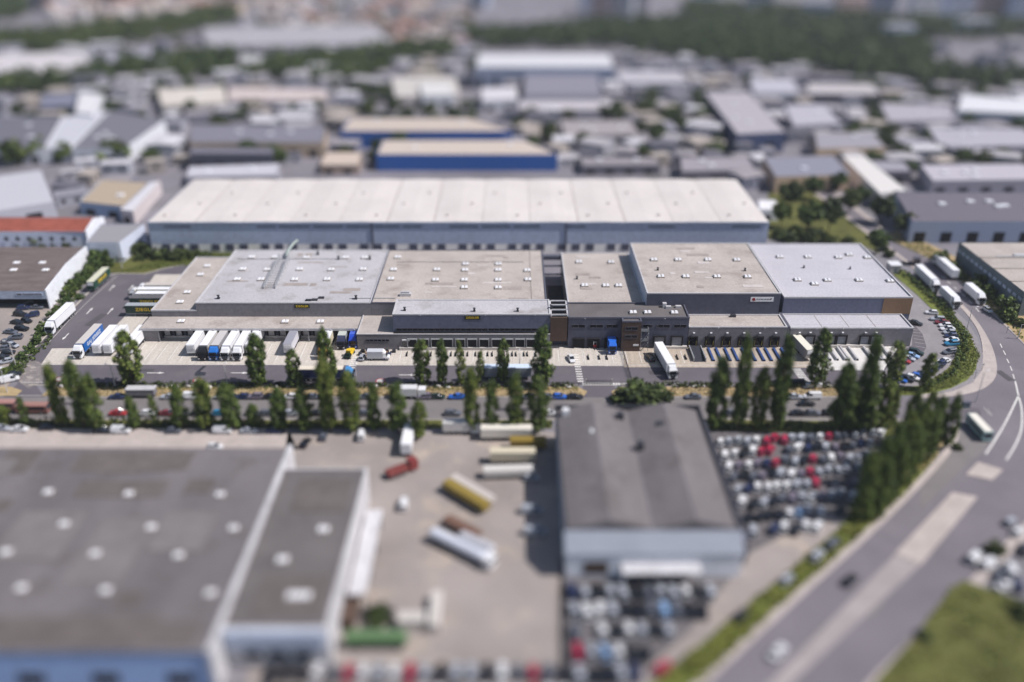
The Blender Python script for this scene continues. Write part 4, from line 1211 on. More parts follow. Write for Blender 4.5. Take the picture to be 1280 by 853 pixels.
ROW = 'on the main road curving past the car park'
GN = 'cars on the main road'
for px, py, c, s, a in ((1234, 389.5, 'white', 'hatch', -82), (972, 818, 'white', 'saloon', 45), (1062, 728, 'black', 'saloon', 45)):
    car(px, py, a, c, s, ROW, GN)
ROW = 'in the crowded workshop lot'
GN = 'cars crowded in the workshop lot'
rr = random.Random(11)
for px, py in ((38, 381), (31, 387), (47, 386), (26, 395), (41, 396), (34, 403), (22, 405), (28, 413), (14, 417), (20, 424), (10, 430), (17, 434), (4, 438), (11, 443), (2, 449), (8, 454), (36, 376), (50, 378)):
    car(px, py, rr.uniform(-25, 25) + rr.choice((0, 180)), rr.choice(('black', 'grey', 'dark blue', 'black', 'grey', 'mauve grey', 'silver', 'dark red' if py == 403 else 'black')), rr.choice(('hatch', 'saloon', 'suv')), ROW, GN)
ROW = 'by the entrance posts of the private road'
GN = 'cars by the private road entrance'
for px, py, c, s, a in ((13, 477, 'white', 'van', 30), (17, 470.5, 'black', 'saloon', 20), (2, 468, 'white', 'van', 70)):
    car(px, py, a, c, s, ROW, GN)
ROW = 'in the shade along the twin gabled shed'
GN = 'cars in the shade of the twin gabled shed'
for px, py, c, s, a in ((664, 600, 'silver', 'hatch', 0), (665, 641, 'silver', 'van', 0), (669, 668, 'silver', 'van', 0), (505, 633, 'white', 'van', 90)):
    car(px, py, a, c, s, ROW, GN)
ROW = 'on the gravel corner beyond the main road'
GN = 'vehicles on the gravel corner'
for px, py, c, s, a in ((1218, 700, 'white', 'van', 40), (1236, 708, 'white', 'van', 30), (1247, 722, 'grey', 'saloon', 60), (1262, 716, 'white', 'van', 80), (1272, 735, 'dark blue', 'hatch', 70), (1256, 735, 'white', 'saloon', 20), (1262, 655, 'silver', 'hatch', 40), (1272, 668, 'white', 'hatch', 40), (1278, 690, 'black', 'saloon', 60)):
    car(px, py, a, c, s, ROW, GN)

# packed yards: rows of cars seen only as blurred flecks
CHEAP = [cheap_car('hatch'), cheap_car('saloon')]
CU = set()
def packed(x, y, ang, color, place, group):
    k = rnd.choice((0, 1))
    o = CHEAP[k]
    if k in CU:
        o = o.copy()
        COL.objects.link(o)
    CU.add(k)
    o.location = (x, y, ROADZ)
    o.rotation_euler = (0, 0, ang)
    o.color = cc(color)
    o['category'] = 'car'
    o['group'] = group
    o['label'] = f'{color} car packed {place}'
    return o
def inside(x, y, poly):
    c = False
    j = len(poly) - 1
    for i in range(len(poly)):
        xi, yi = poly[i]; xj, yj = poly[j]
        if (yi > y) != (yj > y) and x < (xj - xi) * (y - yi) / (yj - yi) + xi: c = not c
        j = i
    return c
YARD = [tuple(P(*p))[:2] for p in ((892, 541), (1112, 543), (1082, 600), (1055, 648), (935, 697), (930, 640))]
names = ['in the yard row beside the poplars', 'in the second yard row from the poplars', 'in the third yard row from the poplars', 'in the fourth yard row from the poplars', 'in the fifth yard row from the poplars', 'in the sixth yard row from the poplars', 'in the seventh yard row from the poplars', 'in the yard row by the shed front corner']
PALETTE = ('white', 'silver', 'silver', 'grey', 'grey', 'black', 'black', 'dark blue', 'mauve grey', 'silver', 'silver', 'white', 'white', 'pale blue')
for r_ in range(8):
    y = 188.0 - r_ * 4.9
    x = 48.0
    while x < 100:
        if inside(x, y, YARD) and rnd.random() < .95:
            red = abs(x - (66 - r_ * 1.1)) < 3.2 and r_ < 4
            c = 'pink red' if (red and rnd.random() < .5) or rnd.random() < .02 else rnd.choice(PALETTE if r_ else ('white', 'silver', 'silver', 'white', 'grey'))
            packed(x + rnd.uniform(-.2, .2), y + .12 * (x - 70) + rnd.uniform(-.7, .7), R(62 + rnd.uniform(-12, 12)), c, names[r_], 'cars packed in the yard beside the twin gabled shed')
        x += 2.35
LOT = [tuple(P(*p))[:2] for p in ((706, 730), (905, 728), (880, 775), (850, 790), (770, 870), (708, 870))]
names = ['in the lot row under the pale shed front', 'in the second lot row from the shed front', 'in the third lot row from the shed front', 'in the outer lot row by the verge', 'in the outermost lot row by the verge']
for r_ in range(5):
    y = 133.0 - r_ * 5.2
    x = 9.5
    while x < 50:
        if inside(x, y, LOT) and rnd.random() < .93:
            packed(x, y + rnd.uniform(-.4, .4), R(90 + rnd.uniform(-9, 9)), 'pink red' if (r_ == 3 and x < 14) or rnd.random() < .03 else rnd.choice(PALETTE + ('black', 'dark blue', 'black')), names[r_], 'cars packed in the lot before the twin gabled shed')
        x += 2.5
for r_, y in enumerate((112.6, 107.5)):
    x = -43.0
    while x < 11:
        red = any(abs(x - v) < 1.3 for v in (-28.2, -17, 2.5))
        packed(x, y, R(90 + rnd.uniform(-4, 4)), 'pink red' if red else rnd.choice(('white', 'black', 'white', 'silver', 'black', 'grey')), ('in the front row below the truck yard', 'in the lower row below the truck yard')[r_], 'cars in rows below the truck yard')
        x += 2.75
for i in (0, 1, 3, 6):
    p = P(1040 - i * 19, 682 + i * 15)
    packed(p.x, p.y, R(45), rnd.choice(('silver', 'grey', 'black')), 'along the track beside the long grass verge', 'cars along the track by the verge')
p = P(827, 838)
packed(p.x, p.y, R(45), 'pink red', 'by itself on the track beside the long grass verge', 'cars along the track by the verge')

# ---- trucks
def box_part(par, name, x0, x1, w, z0, z1, mat, bev=.06):
    m = MB()
    h = w / 2
    m.loft([[(x0, -h + bev, z0), (x0, h - bev, z0), (x0, h, z0 + bev), (x0, h, z1 - bev), (x0, h - bev, z1), (x0, -h + bev, z1), (x0, -h, z1 - bev), (x0, -h, z0 + bev)], [(x1, -h + bev, z0), (x1, h - bev, z0), (x1, h, z0 + bev), (x1, h, z1 - bev), (x1, h - bev, z1), (x1, -h + bev, z1), (x1, -h, z1 - bev), (x1, -h, z0 + bev)]])
    return m.build(name, mat, par)

def cab_parts(root, high=True):
    m = MB()
    w = 1.23
    prof = [(0.0, .45), (.02, 1.5), (-.22, 2.95), (-2.15, 3.0), (-2.2, .95), (-1.95, .95), (-1.9, .6), (-.8, .6), (-.75, .45)]
    m.loft([[(x, -w, z) for x, z in prof], [(x, -w + .02, z) for x, z in prof], [(x, w - .02, z) for x, z in prof], [(x, w, z) for x, z in prof]])
    cab = m.build('cab', M['car_paint'], root)
    m = MB()
    m.loft([[(.045, -1.08, 1.62), (.045, 1.08, 1.62), (-.14, 1.04, 2.62), (-.14, -1.04, 2.62)], [(-.0, -1.08, 1.6), (-.0, 1.08, 1.6), (-.19, 1.04, 2.6), (-.19, -1.04, 2.6)]])
    m.build('windscreen', M['glass'], cab)
    for s in (-1, 1):
        m = MB(); m.box(-1.15, -.25, s * 1.235 - .012, s * 1.235 + .012, 1.72, 2.5); m.build('side_window', M['glass'], cab)
        m = MB(); m.box(-.1, .18, s * 1.42 - .12, s * 1.42 + .12, 1.8, 2.5); m.build('mirror', M['rubber'], cab)
        m = MB(); m.box(.015, .06, s * .9 - .22, s * .9 + .22, .72, .98); m.build('headlight', M['skylight'], cab)
    m = MB(); m.box(.012, .05, -.85, .85, 1.0, 1.5); m.box(.012, .055, -.6, .6, .5, .9); m.build('grille', M['rubber'], cab)
    if high:
        m = MB()
        m.loft([[(-.35, -1.1, 2.97), (-2.15, -1.2, 2.97), (-2.15, 1.2, 2.97), (-.35, 1.1, 2.97)], [(-1.1, -.95, 3.85), (-2.1, -1.12, 3.95), (-2.1, 1.12, 3.95), (-1.1, .95, 3.85)]])
        m.build('roof_fairing', M['car_paint'], root)
    m = MB(); m.box(-.05, .22, -1.1, 1.1, 2.72, 2.86); m.build('sun_visor', M['rubber'], cab)

def trailer_parts(root, x0, L=13.6, text_=None, tcol=None, tsize=1.3, tx=0.0):
    x1 = x0 - L
    b = box_part(root, 'trailer_box', x1, x0, 2.52, 1.15, 3.95, M['tarp'])
    m = MB(); m.box(x1 + .05, x0 - .05, -1.22, 1.22, 3.953, 3.99); m.build('box_roof', M['tarp'], b)
    m = MB()
    for s in (-1, 1): m.box(x1 - .03, x1 - .002, s * .62 - .58, s * .62 + .58, 1.25, 3.85)
    m.build('rear_door', M['tarp'], b)
    m = MB()
    for s in (-1, 1):
        m.box(x1 + .02, x0 - .02, s * 1.262 - .012, s * 1.262 + .012, 1.12, 1.22); m.box(x1 + .02, x0 - .02, s * 1.262 - .012, s * 1.262 + .012, 3.86, 3.95)
    m.build('side_rail', M['steel'], b)
    m = MB(); m.box(x1 + .3, x0 - .6, -.6, .6, .85, 1.14); m.box(x1 - .02, x1 + .12, -1.2, 1.2, .5, .72)
    for s in (-1, 1): m.box(x1 + 5.2, x0 - 4.4, s * 1.2 - .03, s * 1.2 + .03, .45, 1.0)
    m.build('trailer_chassis', M['steel_dark'], root)
    for s in (-1, 1):
        m = MB(); m.box(x0 - 2.9, x0 - 2.7, s * .85 - .1, s * .85 + .1, .05, .9); m.build('landing_leg', M['steel'], root)
        for k in range(3): wheel(root, x1 + 1.6 + 1.32 * k, s * 1.08, .5, .36)
    if text_:
        for s in (-1, 1):
            text(text_, tsize, tcol, b, ((x0 + x1) / 2 + tx, s * 1.276, 2.55), (R(90), 0, 0 if s < 0 else R(180)), sx=1.15)

def tractor_chassis(root, back=6.0):
    m = MB(); m.box(-back, -.9, -.45, .45, .62, .92); m.box(-3.6, -2.4, -1.15, -.6, .45, 1.0); m.box(-3.6, -2.4, .6, 1.15, .45, 1.0); m.build('chassis', M['steel_dark'], root)
    for x in (-1.35, -5.0):
        for s in (-1, 1): wheel(root, x, s * (1.02), .5, .34 if x > -2 else .55)

def artic_proto(text_=None, tcol=None, ts=1.3):
    r = thing('articulated_truck', 'truck', 'truck')
    cab_parts(r); tractor_chassis(r); trailer_parts(r, -2.75, 13.6, text_, tcol, ts)
    return reg(r)
def trailer_proto(text_=None, tcol=None, ts=1.3, tx=0.0):
    r = thing('semi_trailer', 'trailer', 'trailer')
    trailer_parts(r, 0, 13.6, text_, tcol, ts, tx)
    m = MB(); m.box(.0, .14, -.95, .95, 2.6, 3.7); m.build('cooling_unit', M['white'], r)
    return reg(r)
def rigid_proto(L=7.2, high=True):
    r = thing('box_truck', 'truck', 'truck')
    cab_parts(r, high)
    m = MB(); m.box(-2.5 - L, -.9, -.45, .45, .62, 1.0); m.build('chassis', M['steel_dark'], r)
    for x in (-1.35, -L + .2):
        for s in (-1, 1): wheel(r, x, s * 1.02, .5, .36)
    b = box_part(r, 'cargo_box', -2.5 - L, -2.5, 2.5, 1.1, 3.8, M['tarp'])
    m = MB(); m.box(-2.45 - L, -2.55, -1.2, 1.2, 3.803, 3.84); m.build('box_roof', M['tarp'], b)
    return reg(r)

def C(r, g_, b): return (*rgb(r, g_, b), 1)
WH, OFF, GR, DKG = C(232, 232, 234), C(205, 202, 198), C(150, 148, 152), C(26, 54, 46)
TXT_Y = M['yellow']
TP = {'artic': artic_proto(), 'trailer': trailer_proto(), 'rigid': rigid_proto(), 'rigid_long': rigid_proto(8.5)}
TP['ziegler'] = trailer_proto('ZIEGLER', TXT_Y, 1.5)
TP['ziegler_far'] = TP['ziegler']
TP['blue_side'] = artic_proto('GAJ JERBEZ', M['white'], 1.55)

def truck(proto, x, y, head, label, cat, cab=WH, box=WH, roof=WH, group=None, door=None, name=None):
    o = pose(TP[proto], (x, y, ROADZ + .03), R(head), {'cab': cab, 'roof_fairing': cab, 'trailer_box': box, 'cargo_box': box, 'box_roof': roof, 'rear_door': door or box}, name)
    o['label'] = label
    o['category'] = cat
    if group: o['group'] = group
    return o
XD = lambda px, d=231.0: (px - 640) * (d * math.cos(TILT) + CAM_H * math.sin(TILT)) / FPX
GD = 'trucks and trailers backed to the docks under the long canopy'
truck('trailer', XD(240.5, 233), 232.6, -90, 'white trailer at the canopy docks beside the black cab truck', 'trailer', group=GD)
truck('artic', XD(253.6, 230), 229.6, -90, 'articulated truck with black cab and white box under the dock canopy', 'truck', cab=C(30, 31, 36), box=OFF, group=GD)
truck('artic', XD(267.6, 230), 229.6, -90, 'articulated truck with bright blue cab and grey box at the dock canopy', 'truck', cab=C(40, 118, 205), box=GR, roof=C(196, 192, 190), group=GD)
truck('artic', XD(282.4, 230), 229.4, -90, 'all white articulated truck docked right beside the blue cab truck', 'truck', group=GD)
truck('artic', XD(297.2, 230), 229.4, -90, 'white articulated truck with dark windscreen between white truck and poplar', 'truck', group=GD)
truck('trailer', XD(313.6, 233), 232.8, -90, 'white trailer at the canopy docks partly hidden behind a poplar', 'trailer', group=GD)
truck('trailer', XD(360.6, 233), 233.0, -90, 'lone grey roofed trailer with free docks on both of its sides', 'trailer', box=C(206, 205, 212), roof=C(150, 150, 160), group=GD)
truck('artic', XD(403, 230), 230.2, -90, 'truck with yellow orange cab behind the tall poplar', 'truck', cab=C(236, 168, 40), box=C(214, 204, 180), group=GD)
truck('rigid', XD(426.5, 237), 236.6, -90, 'grey box truck with dark blue cab inside the shaded dock bay', 'truck', cab=C(58, 62, 86), box=C(150, 156, 158), roof=C(190, 194, 186), group=GD)
truck('rigid', XD(441, 237), 237.2, -90, 'vivid blue truck in the shaded dock bay next to the office', 'truck', cab=C(36, 72, 190), box=C(40, 70, 180), roof=C(70, 100, 200), group=GD)
GW = 'trucks and trailers in the west yard'
truck('ziegler', -145.9, 279.6, -90, 'green trailer with yellow lettering parked along the bushes of the yard', 'trailer', box=C(26, 66, 52), roof=C(206, 204, 182), door=C(18, 44, 36), group=GW)
truck('artic', -145.2, 246.6, -90, 'white articulated truck standing alone on the kerb by the bushes', 'truck', group=GW)
truck('blue_side', -129.3, 230.6, -90, 'articulated truck with blue lettered side and white cab', 'truck', box=C(30, 96, 170), roof=C(200, 194, 188), group=GW)
truck('trailer', -124.2, 232.6, -90, 'white trailer with reddish rear marks beside the blue sided truck', 'trailer', group=GW)
truck('trailer', -120.9, 232.6, -90, 'plain white trailer between its white twin and the poplar', 'trailer', group=GW)
truck('trailer', -115.0, 232.6, -90, 'white trailer behind the poplar at the corner of the dock canopy', 'trailer', group=GW)
GS = 'trailers backed to the side docks of the logistics hall'
truck('ziegler', -126.3, 261.4, 180, 'green lettered trailer with pale grey roof at the side docks', 'trailer', box=DKG, roof=C(160, 166, 170), group=GS)
truck('ziegler', -127.2, 267.4, 180, 'green lettered trailer with dark grey roof at the side docks', 'trailer', box=DKG, roof=C(98, 96, 98), group=GS)
truck('trailer', -126.6, 270.9, 180, 'white trailer without cab between dark roofed trailer and white cab truck', 'trailer', box=OFF, group=GS)
truck('artic', -130.2, 274.4, 180, 'white cab truck with cream striped box second from the grass', 'truck', box=C(206, 198, 150), roof=WH, group=GS)
truck('artic', -128.9, 278.0, 180, 'white cab truck with grey beige box nearest the grass bank', 'truck', box=OFF, roof=C(196, 188, 180), group=GS)
GRD = 'trucks on the service road and eastern docks'
truck('artic', XD(443, 219), 218.7, 0, 'dark blue truck and trailer on the service road between two poplars', 'truck', cab=C(70, 140, 200), box=C(28, 42, 92), roof=C(224, 214, 196), group=GRD)
truck('trailer', XD(664, 219.5), 219.5, 0, 'grey sided trailer with white roof on the service road behind poplars', 'trailer', box=C(150, 156, 166), roof=C(206, 220, 236), group=GRD)
truck('artic', XD(840.5, 219), 218.4, -83, 'white articulated truck pulling out across the tan apron', 'truck', group=GRD)
truck('rigid', XD(764.5, 236), 233.6, -90, 'bright blue truck backed to the dark office dock beside the tower', 'truck', cab=C(40, 110, 215), box=C(36, 104, 210), roof=C(54, 120, 220), group=GRD)
truck('trailer', XD(1009, 231), 229.4, -82, 'cream roofed trailer backed to the eastern dock beside a poplar', 'trailer', box=C(150, 146, 142), roof=C(226, 222, 206), group=GRD)
GM = 'trucks on the main road'
truck('artic', 147.2, 279.5, -90, 'white articulated truck on the hedge lane with another truck ahead', 'truck', group=GM)
truck('rigid_long', 148.0, 265.6, -90, 'white box truck on the hedge lane, ahead of the longer truck', 'truck', group=GM)
truck('artic', 158.3, 306.5, 90, 'white articulated truck seen from its rear doors on the far lane', 'truck', group=GM)
truck('rigid_long', 157.8, 268.6, -90, 'white box truck parked on the far kerb behind a white car', 'truck', group=GM)

# pieces that appear once
def flat(name, label, cat, x, y, rot, group=None): return thing(name, label, cat, (x, y, ROADZ), rot, group)
t = flat('lorry_tractor', 'dark tractor unit with white front waiting at the road junction', 'truck', 151.4, 304.5, R(-10), GM)
cab_parts(t, False); tractor_chassis(t)
for c in kids(t):
    if c.name.startswith('cab'): c.color = C(70, 66, 72)
p = P(487.5, 449.5)
t = flat('delivery_truck', 'white delivery box truck parked sideways on the apron by the office', 'truck', p.x, p.y, 0)
box_part(t, 'cargo_box', -6.6, -1.9, 2.2, .75, 3.1, M['tarp']).color = C(196, 198, 204)
m = MB(); m.loft([[(-1.85, -1, .45), (0, -.95, .45), (0, .95, .45), (-1.85, 1, .45)], [(-1.85, -1, 1.2), (-.02, -.95, 1.1), (-.02, .95, 1.1), (-1.85, 1, 1.2)], [(-1.85, -.95, 1.3), (-.75, -.9, 1.25), (-.75, .9, 1.25), (-1.85, .95, 1.3)], [(-1.85, -.85, 2.25), (-1.2, -.8, 2.2), (-1.2, .8, 2.2), (-1.85, .85, 2.25)]])
m.build('cab', M['car_paint'], t).color = WH
m = MB(); m.loft([[(-.72, -.88, 1.3), (-.72, .88, 1.3), (-1.16, .8, 2.12), (-1.16, -.8, 2.12)], [(-.66, -.88, 1.3), (-.66, .88, 1.3), (-1.1, .8, 2.12), (-1.1, -.8, 2.12)]]); m.build('windscreen', M['glass'], t)
m = MB(); m.loft([[(-1.9, -1, 2.25), (-1.1, -.8, 2.25), (-1.1, .8, 2.25), (-1.9, 1, 2.25)], [(-1.9, -1, 3.1), (-1.7, -.8, 3.0), (-1.7, .8, 3.0), (-1.9, 1, 3.1)]]); m.build('roof_fairing', M['car_paint'], t).color = WH
for x in (-.85, -5.2):
    for s in (-1, 1): wheel(t, x, s * .95, .36, .26)
p = P(437, 445)
t = flat('yard_tractor', 'small yellow and green yard tractor on the apron before the shaded bay', 'tractor', p.x, p.y, R(80))
m = MB(); m.box(-.6, 2.6, -.85, .85, .5, 1.3); m.build('hood', M['yellow'], t)
m = MB(); m.box(-2.6, -.7, -.95, .95, .5, 1.0); m.box(-1.9, -1.0, -.6, .6, 1.0, 1.5); m.build('rear_body', M['sign_green'], t)
m = MB(); m.box(-.9, .5, -.7, .7, 1.3, 2.2); m.build('cabin', M['yellow'], t)
for x in (-1.8, 1.8):
    for s in (-1, 1): wheel(t, x, s * .9, .42, .3)
p = P(743, 434.5)
t = flat('forklift', 'small red and white forklift in front of the dark dock door', 'forklift', p.x, p.y, R(-80))
m = MB(); m.box(-1.2, .9, -.55, .55, .3, 1.1); m.build('body', M['sign_red'], t)
m = MB()
for x in (-.9, .6):
    for s in (-.5, .5): m.box(x - .05, x + .05, s - .05, s + .05, 1.1, 2.1)
m.box(-1.0, .7, -.55, .55, 2.1, 2.18); m.build('overhead_guard', M['white'], t)
m = MB()
for s in (-.35, .35): m.box(.95, 1.05, s - .06, s + .06, .1, 2.4); m.box(1.0, 2.1, s - .08, s + .08, .1, .16)
m.build('mast', M['steel_dark'], t)
for x in (-.8, .6):
    for s in (-1, 1): wheel(t, x, s * .5, .28, .2)

def long_bus(name, label, cat, px, py, L, rot, col, roofcol, h=3.1, w=2.5):
    p = P(px, py)
    t = flat(name, label, cat, p.x, p.y, R(rot))
    b = box_part(t, 'body', -L / 2, L / 2, w, .4, h, M['tarp'], .15); b.color = col
    m = MB(); m.box(-L / 2 + .2, L / 2 - .2, -w / 2 + .2, w / 2 - .2, h, h + .05); m.build('roof', M['tarp'], t).color = roofcol
    for s in (-1, 1):
        m = MB(); m.box(-L / 2 + .5, L / 2 - .6, s * w / 2 - .012, s * w / 2 + .012, 1.5, 2.4); m.build('window', M['glass'], t)
    m = MB(); m.box(L / 2 - .012, L / 2 + .012, -w / 2 + .2, w / 2 - .2, 1.2, 2.6); m.build('windscreen', M['glass'], t)
    for x in (-L / 2 + 2, L / 2 - 1.8):
        for s in (-1, 1): wheel(t, x, s * (w / 2 - .12), .48, .3)
    return t
long_bus('minibus', 'pale teal bus with cream roof turning at the road junction', 'bus', 1222, 541, 9.0, -88, C(140, 172, 172), C(228, 222, 210))
long_bus('coach', 'long salmon red coach parked at the street kerb by poplars', 'bus', 43, 515.5, 8.5, 0, C(140, 96, 88), C(158, 118, 108), 2.6)
long_bus('coach', 'salmon coach half out of view at the street end', 'bus', 9, 512, 6.0, 0, C(140, 96, 92), C(168, 126, 118), 2.6)

def flat_trailer(name, label, cat, px, py, L, rot, h0, h1, col, w=2.5, cabcol=None, mat='tarp', round_=False):
    p = P(px, py)
    t = flat(name, label, cat, p.x, p.y, R(rot))
    m = MB()
    if round_:
        n = 14
        ring = lambda x, k: [(x, k * w / 2 * math.cos(2 * math.pi * i / n), (h0 + h1) / 2 + k * (h1 - h0) / 2 * math.sin(2 * math.pi * i / n)) for i in range(n)]
        m.loft([ring(-L / 2, .6), ring(-L / 2 + .4, 1), ring(L / 2 - .4, 1), ring(L / 2, .6)])
        m.build('tank', M[mat], t, smooth=False).color = col
    else:
        box_part(t, 'cargo_box', -L / 2, L / 2, w, h0, h1, M[mat]).color = col
    m = MB(); m.box(-L / 2 + .2, L / 2 - .2, -.6, .6, .6, h0); m.build('chassis', M['steel_dark'], t)
    for x in (-L / 2 + 1.2, -L / 2 + 2.5, L / 2 - 1.5):
        for s in (-1, 1): wheel(t, x, s * 1.02, .48, .36)
    if cabcol:
        m = MB(); m.box(L / 2 + .35, L / 2 + 2.4, -1.2, 1.2, .5, 3.0); m.build('cab', M['car_paint'], t).color = cabcol
        m = MB(); m.box(L / 2 + 2.4, L / 2 + 2.43, -1.05, 1.05, 1.6, 2.6); m.build('windscreen', M['glass'], t)
        for s in (-1, 1): wheel(t, L / 2 + 1.3, s * 1.02, .48, .34)
    return t
GY = 'lorries and trailers standing in the truck yard'
lots = [
    ('box_trailer', 'white box trailer parked end on beside the street poplars', 511, 556, 11.5, 90, 1.1, 3.9, WH, None, False),
    ('box_truck', 'white box truck parked across the yard just below the street poplars', 571, 541, 7.0, 0, 1.0, 3.6, OFF, WH, False),
    ('box_trailer', 'long white trailer in the yard below the street poplars', 633, 549, 13.0, 0, 1.1, 3.7, C(226, 220, 208), None, False),
    ('box_trailer', 'yellow trailer beside the twin gabled shed, below a white one', 660, 561, 9.0, 0, 1.0, 3.0, C(140, 118, 52), None, False),
    ('box_trailer', 'broad cream trailer in the row beside the twin gabled shed', 641, 578, 11.0, 0, 1.0, 3.6, C(206, 196, 172), None, False),
    ('box_trailer', 'low white trailer, lowest of the row by the shed', 636, 596, 12.0, 3, .9, 2.6, C(206, 202, 196), None, False),
    ('flatbed_truck', 'red flatbed truck standing askew below the white box trailer', 497, 594, 5.5, 35, .9, 1.9, C(120, 54, 50), C(130, 48, 46), False),
    ('box_trailer', 'yellow trailer standing askew in the middle of the yard', 583, 627, 13.0, -43, 1.0, 2.8, C(140, 120, 52), None, False),
    ('box_trailer', 'pale grey trailer alongside the askew yellow trailer', 590, 619, 13.0, -43, 1.0, 2.4, C(190, 182, 176), None, False),
    ('flatbed_trailer', 'brown loaded flatbed trailer in the middle of the yard', 578, 664, 9.5, -38, .9, 1.6, C(112, 84, 70), None, False),
    ('tank_truck', 'silver white tank truck with white cab in the middle of the yard', 572, 690, 14.0, -35, 1.0, 3.2, C(206, 210, 220), WH, True),
    ('tank_trailer', 'silver grey tank trailer beside the white tank truck', 596, 686, 9.0, -35, 1.0, 2.6, C(180, 180, 186), None, True),
    ('round_container', 'rounded green tank standing at the bottom of the yard', 471, 808, 11.5, 0, .9, 3.6, C(92, 124, 82), None, True),
]
for nm, lb, px, py, L_, rot, h0, h1, col, cabc, rd in lots:
    o = flat_trailer(nm, lb, nm.split('_')[-1] if nm != 'round_container' else 'container', px, py, L_, rot, h0, h1, col, cabcol=cabc, round_=rd)
    o['group'] = GY
o = flat_trailer('box_truck', 'white box truck parked at the verge between street poplars', 'truck', 507, 497, 6.6, 0, 1.0, 3.4, C(214, 214, 216), cabcol=WH)
p = P(178, 496)
t = flat('ribbed_trailer', 'long trailer with ribbed pale roof at the street verge', 'trailer', p.x, p.y, 0)
m = MB(); m.box(-4, 4, -1.25, 1.25, 2.6, 2.8)
for i in range(14): m.box(-3.9 + i * .6, -3.7 + i * .6, -1.25, 1.25, 2.8, 2.9)
m.build('roof', M['coping'], t)
m = MB(); m.box(-3.9, 3.9, -1.15, 1.15, .9, 2.6); m.build('cargo_box', M['clad_grey'], t)
m = MB(); m.box(-3.8, 3.8, -.6, .6, .5, .9); m.build('chassis', M['steel_dark'], t)
for x in (-2.5, 2.5):
    for s in (-1, 1): wheel(t, x, s * 1.0, .42, .3)
# ------------------------------------------------------------ trees and bushes
def leaf_mesh(name, centres, sizes, per, leaf, seed, mat, flat=.0):
    """many small leaf quads gathered in clumps"""
    r = np.random.default_rng(seed)
    pts, k = [], 0
    C_ = np.repeat(np.asarray(centres), per, axis=0)
    S_ = np.repeat(np.asarray(sizes), per, axis=0)
    d = r.normal(size=C_.shape)
    d /= np.linalg.norm(d, axis=1)[:, None]
    rad = r.uniform(.35, 1.0, len(C_)) ** .6
    pos = C_ + d * rad[:, None] * (S_[:, None] if S_.ndim == 1 else S_)
    nrm = d * .8 + r.normal(size=d.shape) * .6 + np.array([0, 0, .35])
    nrm /= np.linalg.norm(nrm, axis=1)[:, None]
    a = np.cross(nrm, r.normal(size=d.shape))
    a /= np.linalg.norm(a, axis=1)[:, None]
    b = np.cross(nrm, a)
    s = leaf * r.uniform(.6, 1.25, len(pos))[:, None]
    n = len(pos)
    v = np.empty((n * 4, 3))
    v[0::4] = pos - a * s * .5; v[1::4] = pos + b * s * .42; v[2::4] = pos + a * s * .5; v[3::4] = pos - b * s * .42
    me = bpy.data.meshes.new(name)
    me.vertices.add(n * 4)
    me.vertices.foreach_set('co', v.ravel())
    me.loops.add(n * 4)
    me.loops.foreach_set('vertex_index', np.arange(n * 4))
    me.polygons.add(n)
    me.polygons.foreach_set('loop_start', np.arange(n) * 4)
    me.polygons.foreach_set('loop_total', np.full(n, 4))
    me.materials.append(mat)
    me.update()
    me.validate()
    return me

def poplar_mesh(seed, H=14.0, Wd=2.9, dens=1.0, base=1.6):
    r = np.random.default_rng(seed)
    cs, ss = [], []
    n = int(86 * dens)
    lean = r.uniform(-.5, .5, 2)
    for i in range(n):
        t = (i + r.uniform(0, 1)) / n
        u = t ** .82; prof = max(.2, (1 - abs(2 * u - .9) ** 3.2 / 1.5)) ** .7 * (1 + .14 * math.sin(7 * t + seed))
        a = r.uniform(0, 2 * math.pi)
        rr_ = Wd * prof * (.3 + .55 * math.sqrt(r.uniform(0, 1))) * r.uniform(.72, 1.1)
        z = base + (H - base) * t
        cs.append((math.cos(a) * rr_ + lean[0] * t, math.sin(a) * rr_ + lean[1] * t, z))
        ss.append((.8 * r.uniform(.7, 1.3), .8 * r.uniform(.7, 1.3), 1.0 * r.uniform(.7, 1.35)))
    cs.append((lean[0], lean[1], H - .3)); ss.append((.5, .5, .8))
    return leaf_mesh('crown', cs, ss, int(44 * (1 if dens > .8 else .8)), .62, seed, M['leaf'])

def round_mesh(seed, Rr, H, mat, per=40, n=46, leaf=.7, name='crown', base=.25):
    r = np.random.default_rng(seed)
    cs, ss = [], []
    for i in range(n):
        d = r.normal(size=3); d /= np.linalg.norm(d)
        k = r.uniform(.45, .86) if i > n * .25 else r.uniform(0, .5)
        c = d * k * np.array([Rr, Rr, H * .5 * (1 - base)])
        c[2] += H * (.5 + base / 2)
        cs.append(c); q_ = Rr * r.uniform(.2, .36); ss.append((q_, q_, q_ * .85))
    return leaf_mesh(name, cs, ss, per, leaf, seed, mat)

def trunk_mesh(H, r0, seed, limbs=6, top=.8):
    r = random.Random(seed)
    m = MB()
    p = Vector((0, 0, -.1)); rad = r0
    n = 6
    for i in range(n):
        q_ = Vector((r.uniform(-.12, .12), r.uniform(-.12, .12), H * top * (i + 1) / n))
        m.cyl(p, q_, rad, rad * .78, n=7, caps=False)
        p = q_; rad *= .78
    for i in range(limbs):
        z = H * (.2 + .55 * i / limbs)
        a = r.uniform(0, 6.28)
        l = H * r.uniform(.12, .2)
        m.cyl((0, 0, z), (math.cos(a) * l * .6, math.sin(a) * l * .6, z + l), r0 * .3, r0 * .1, n=5, caps=False)
    me = bpy.data.meshes.new('trunk')
    me.from_pydata(m.v, [], m.f)
    me.materials.append(M['bark'])
    return me

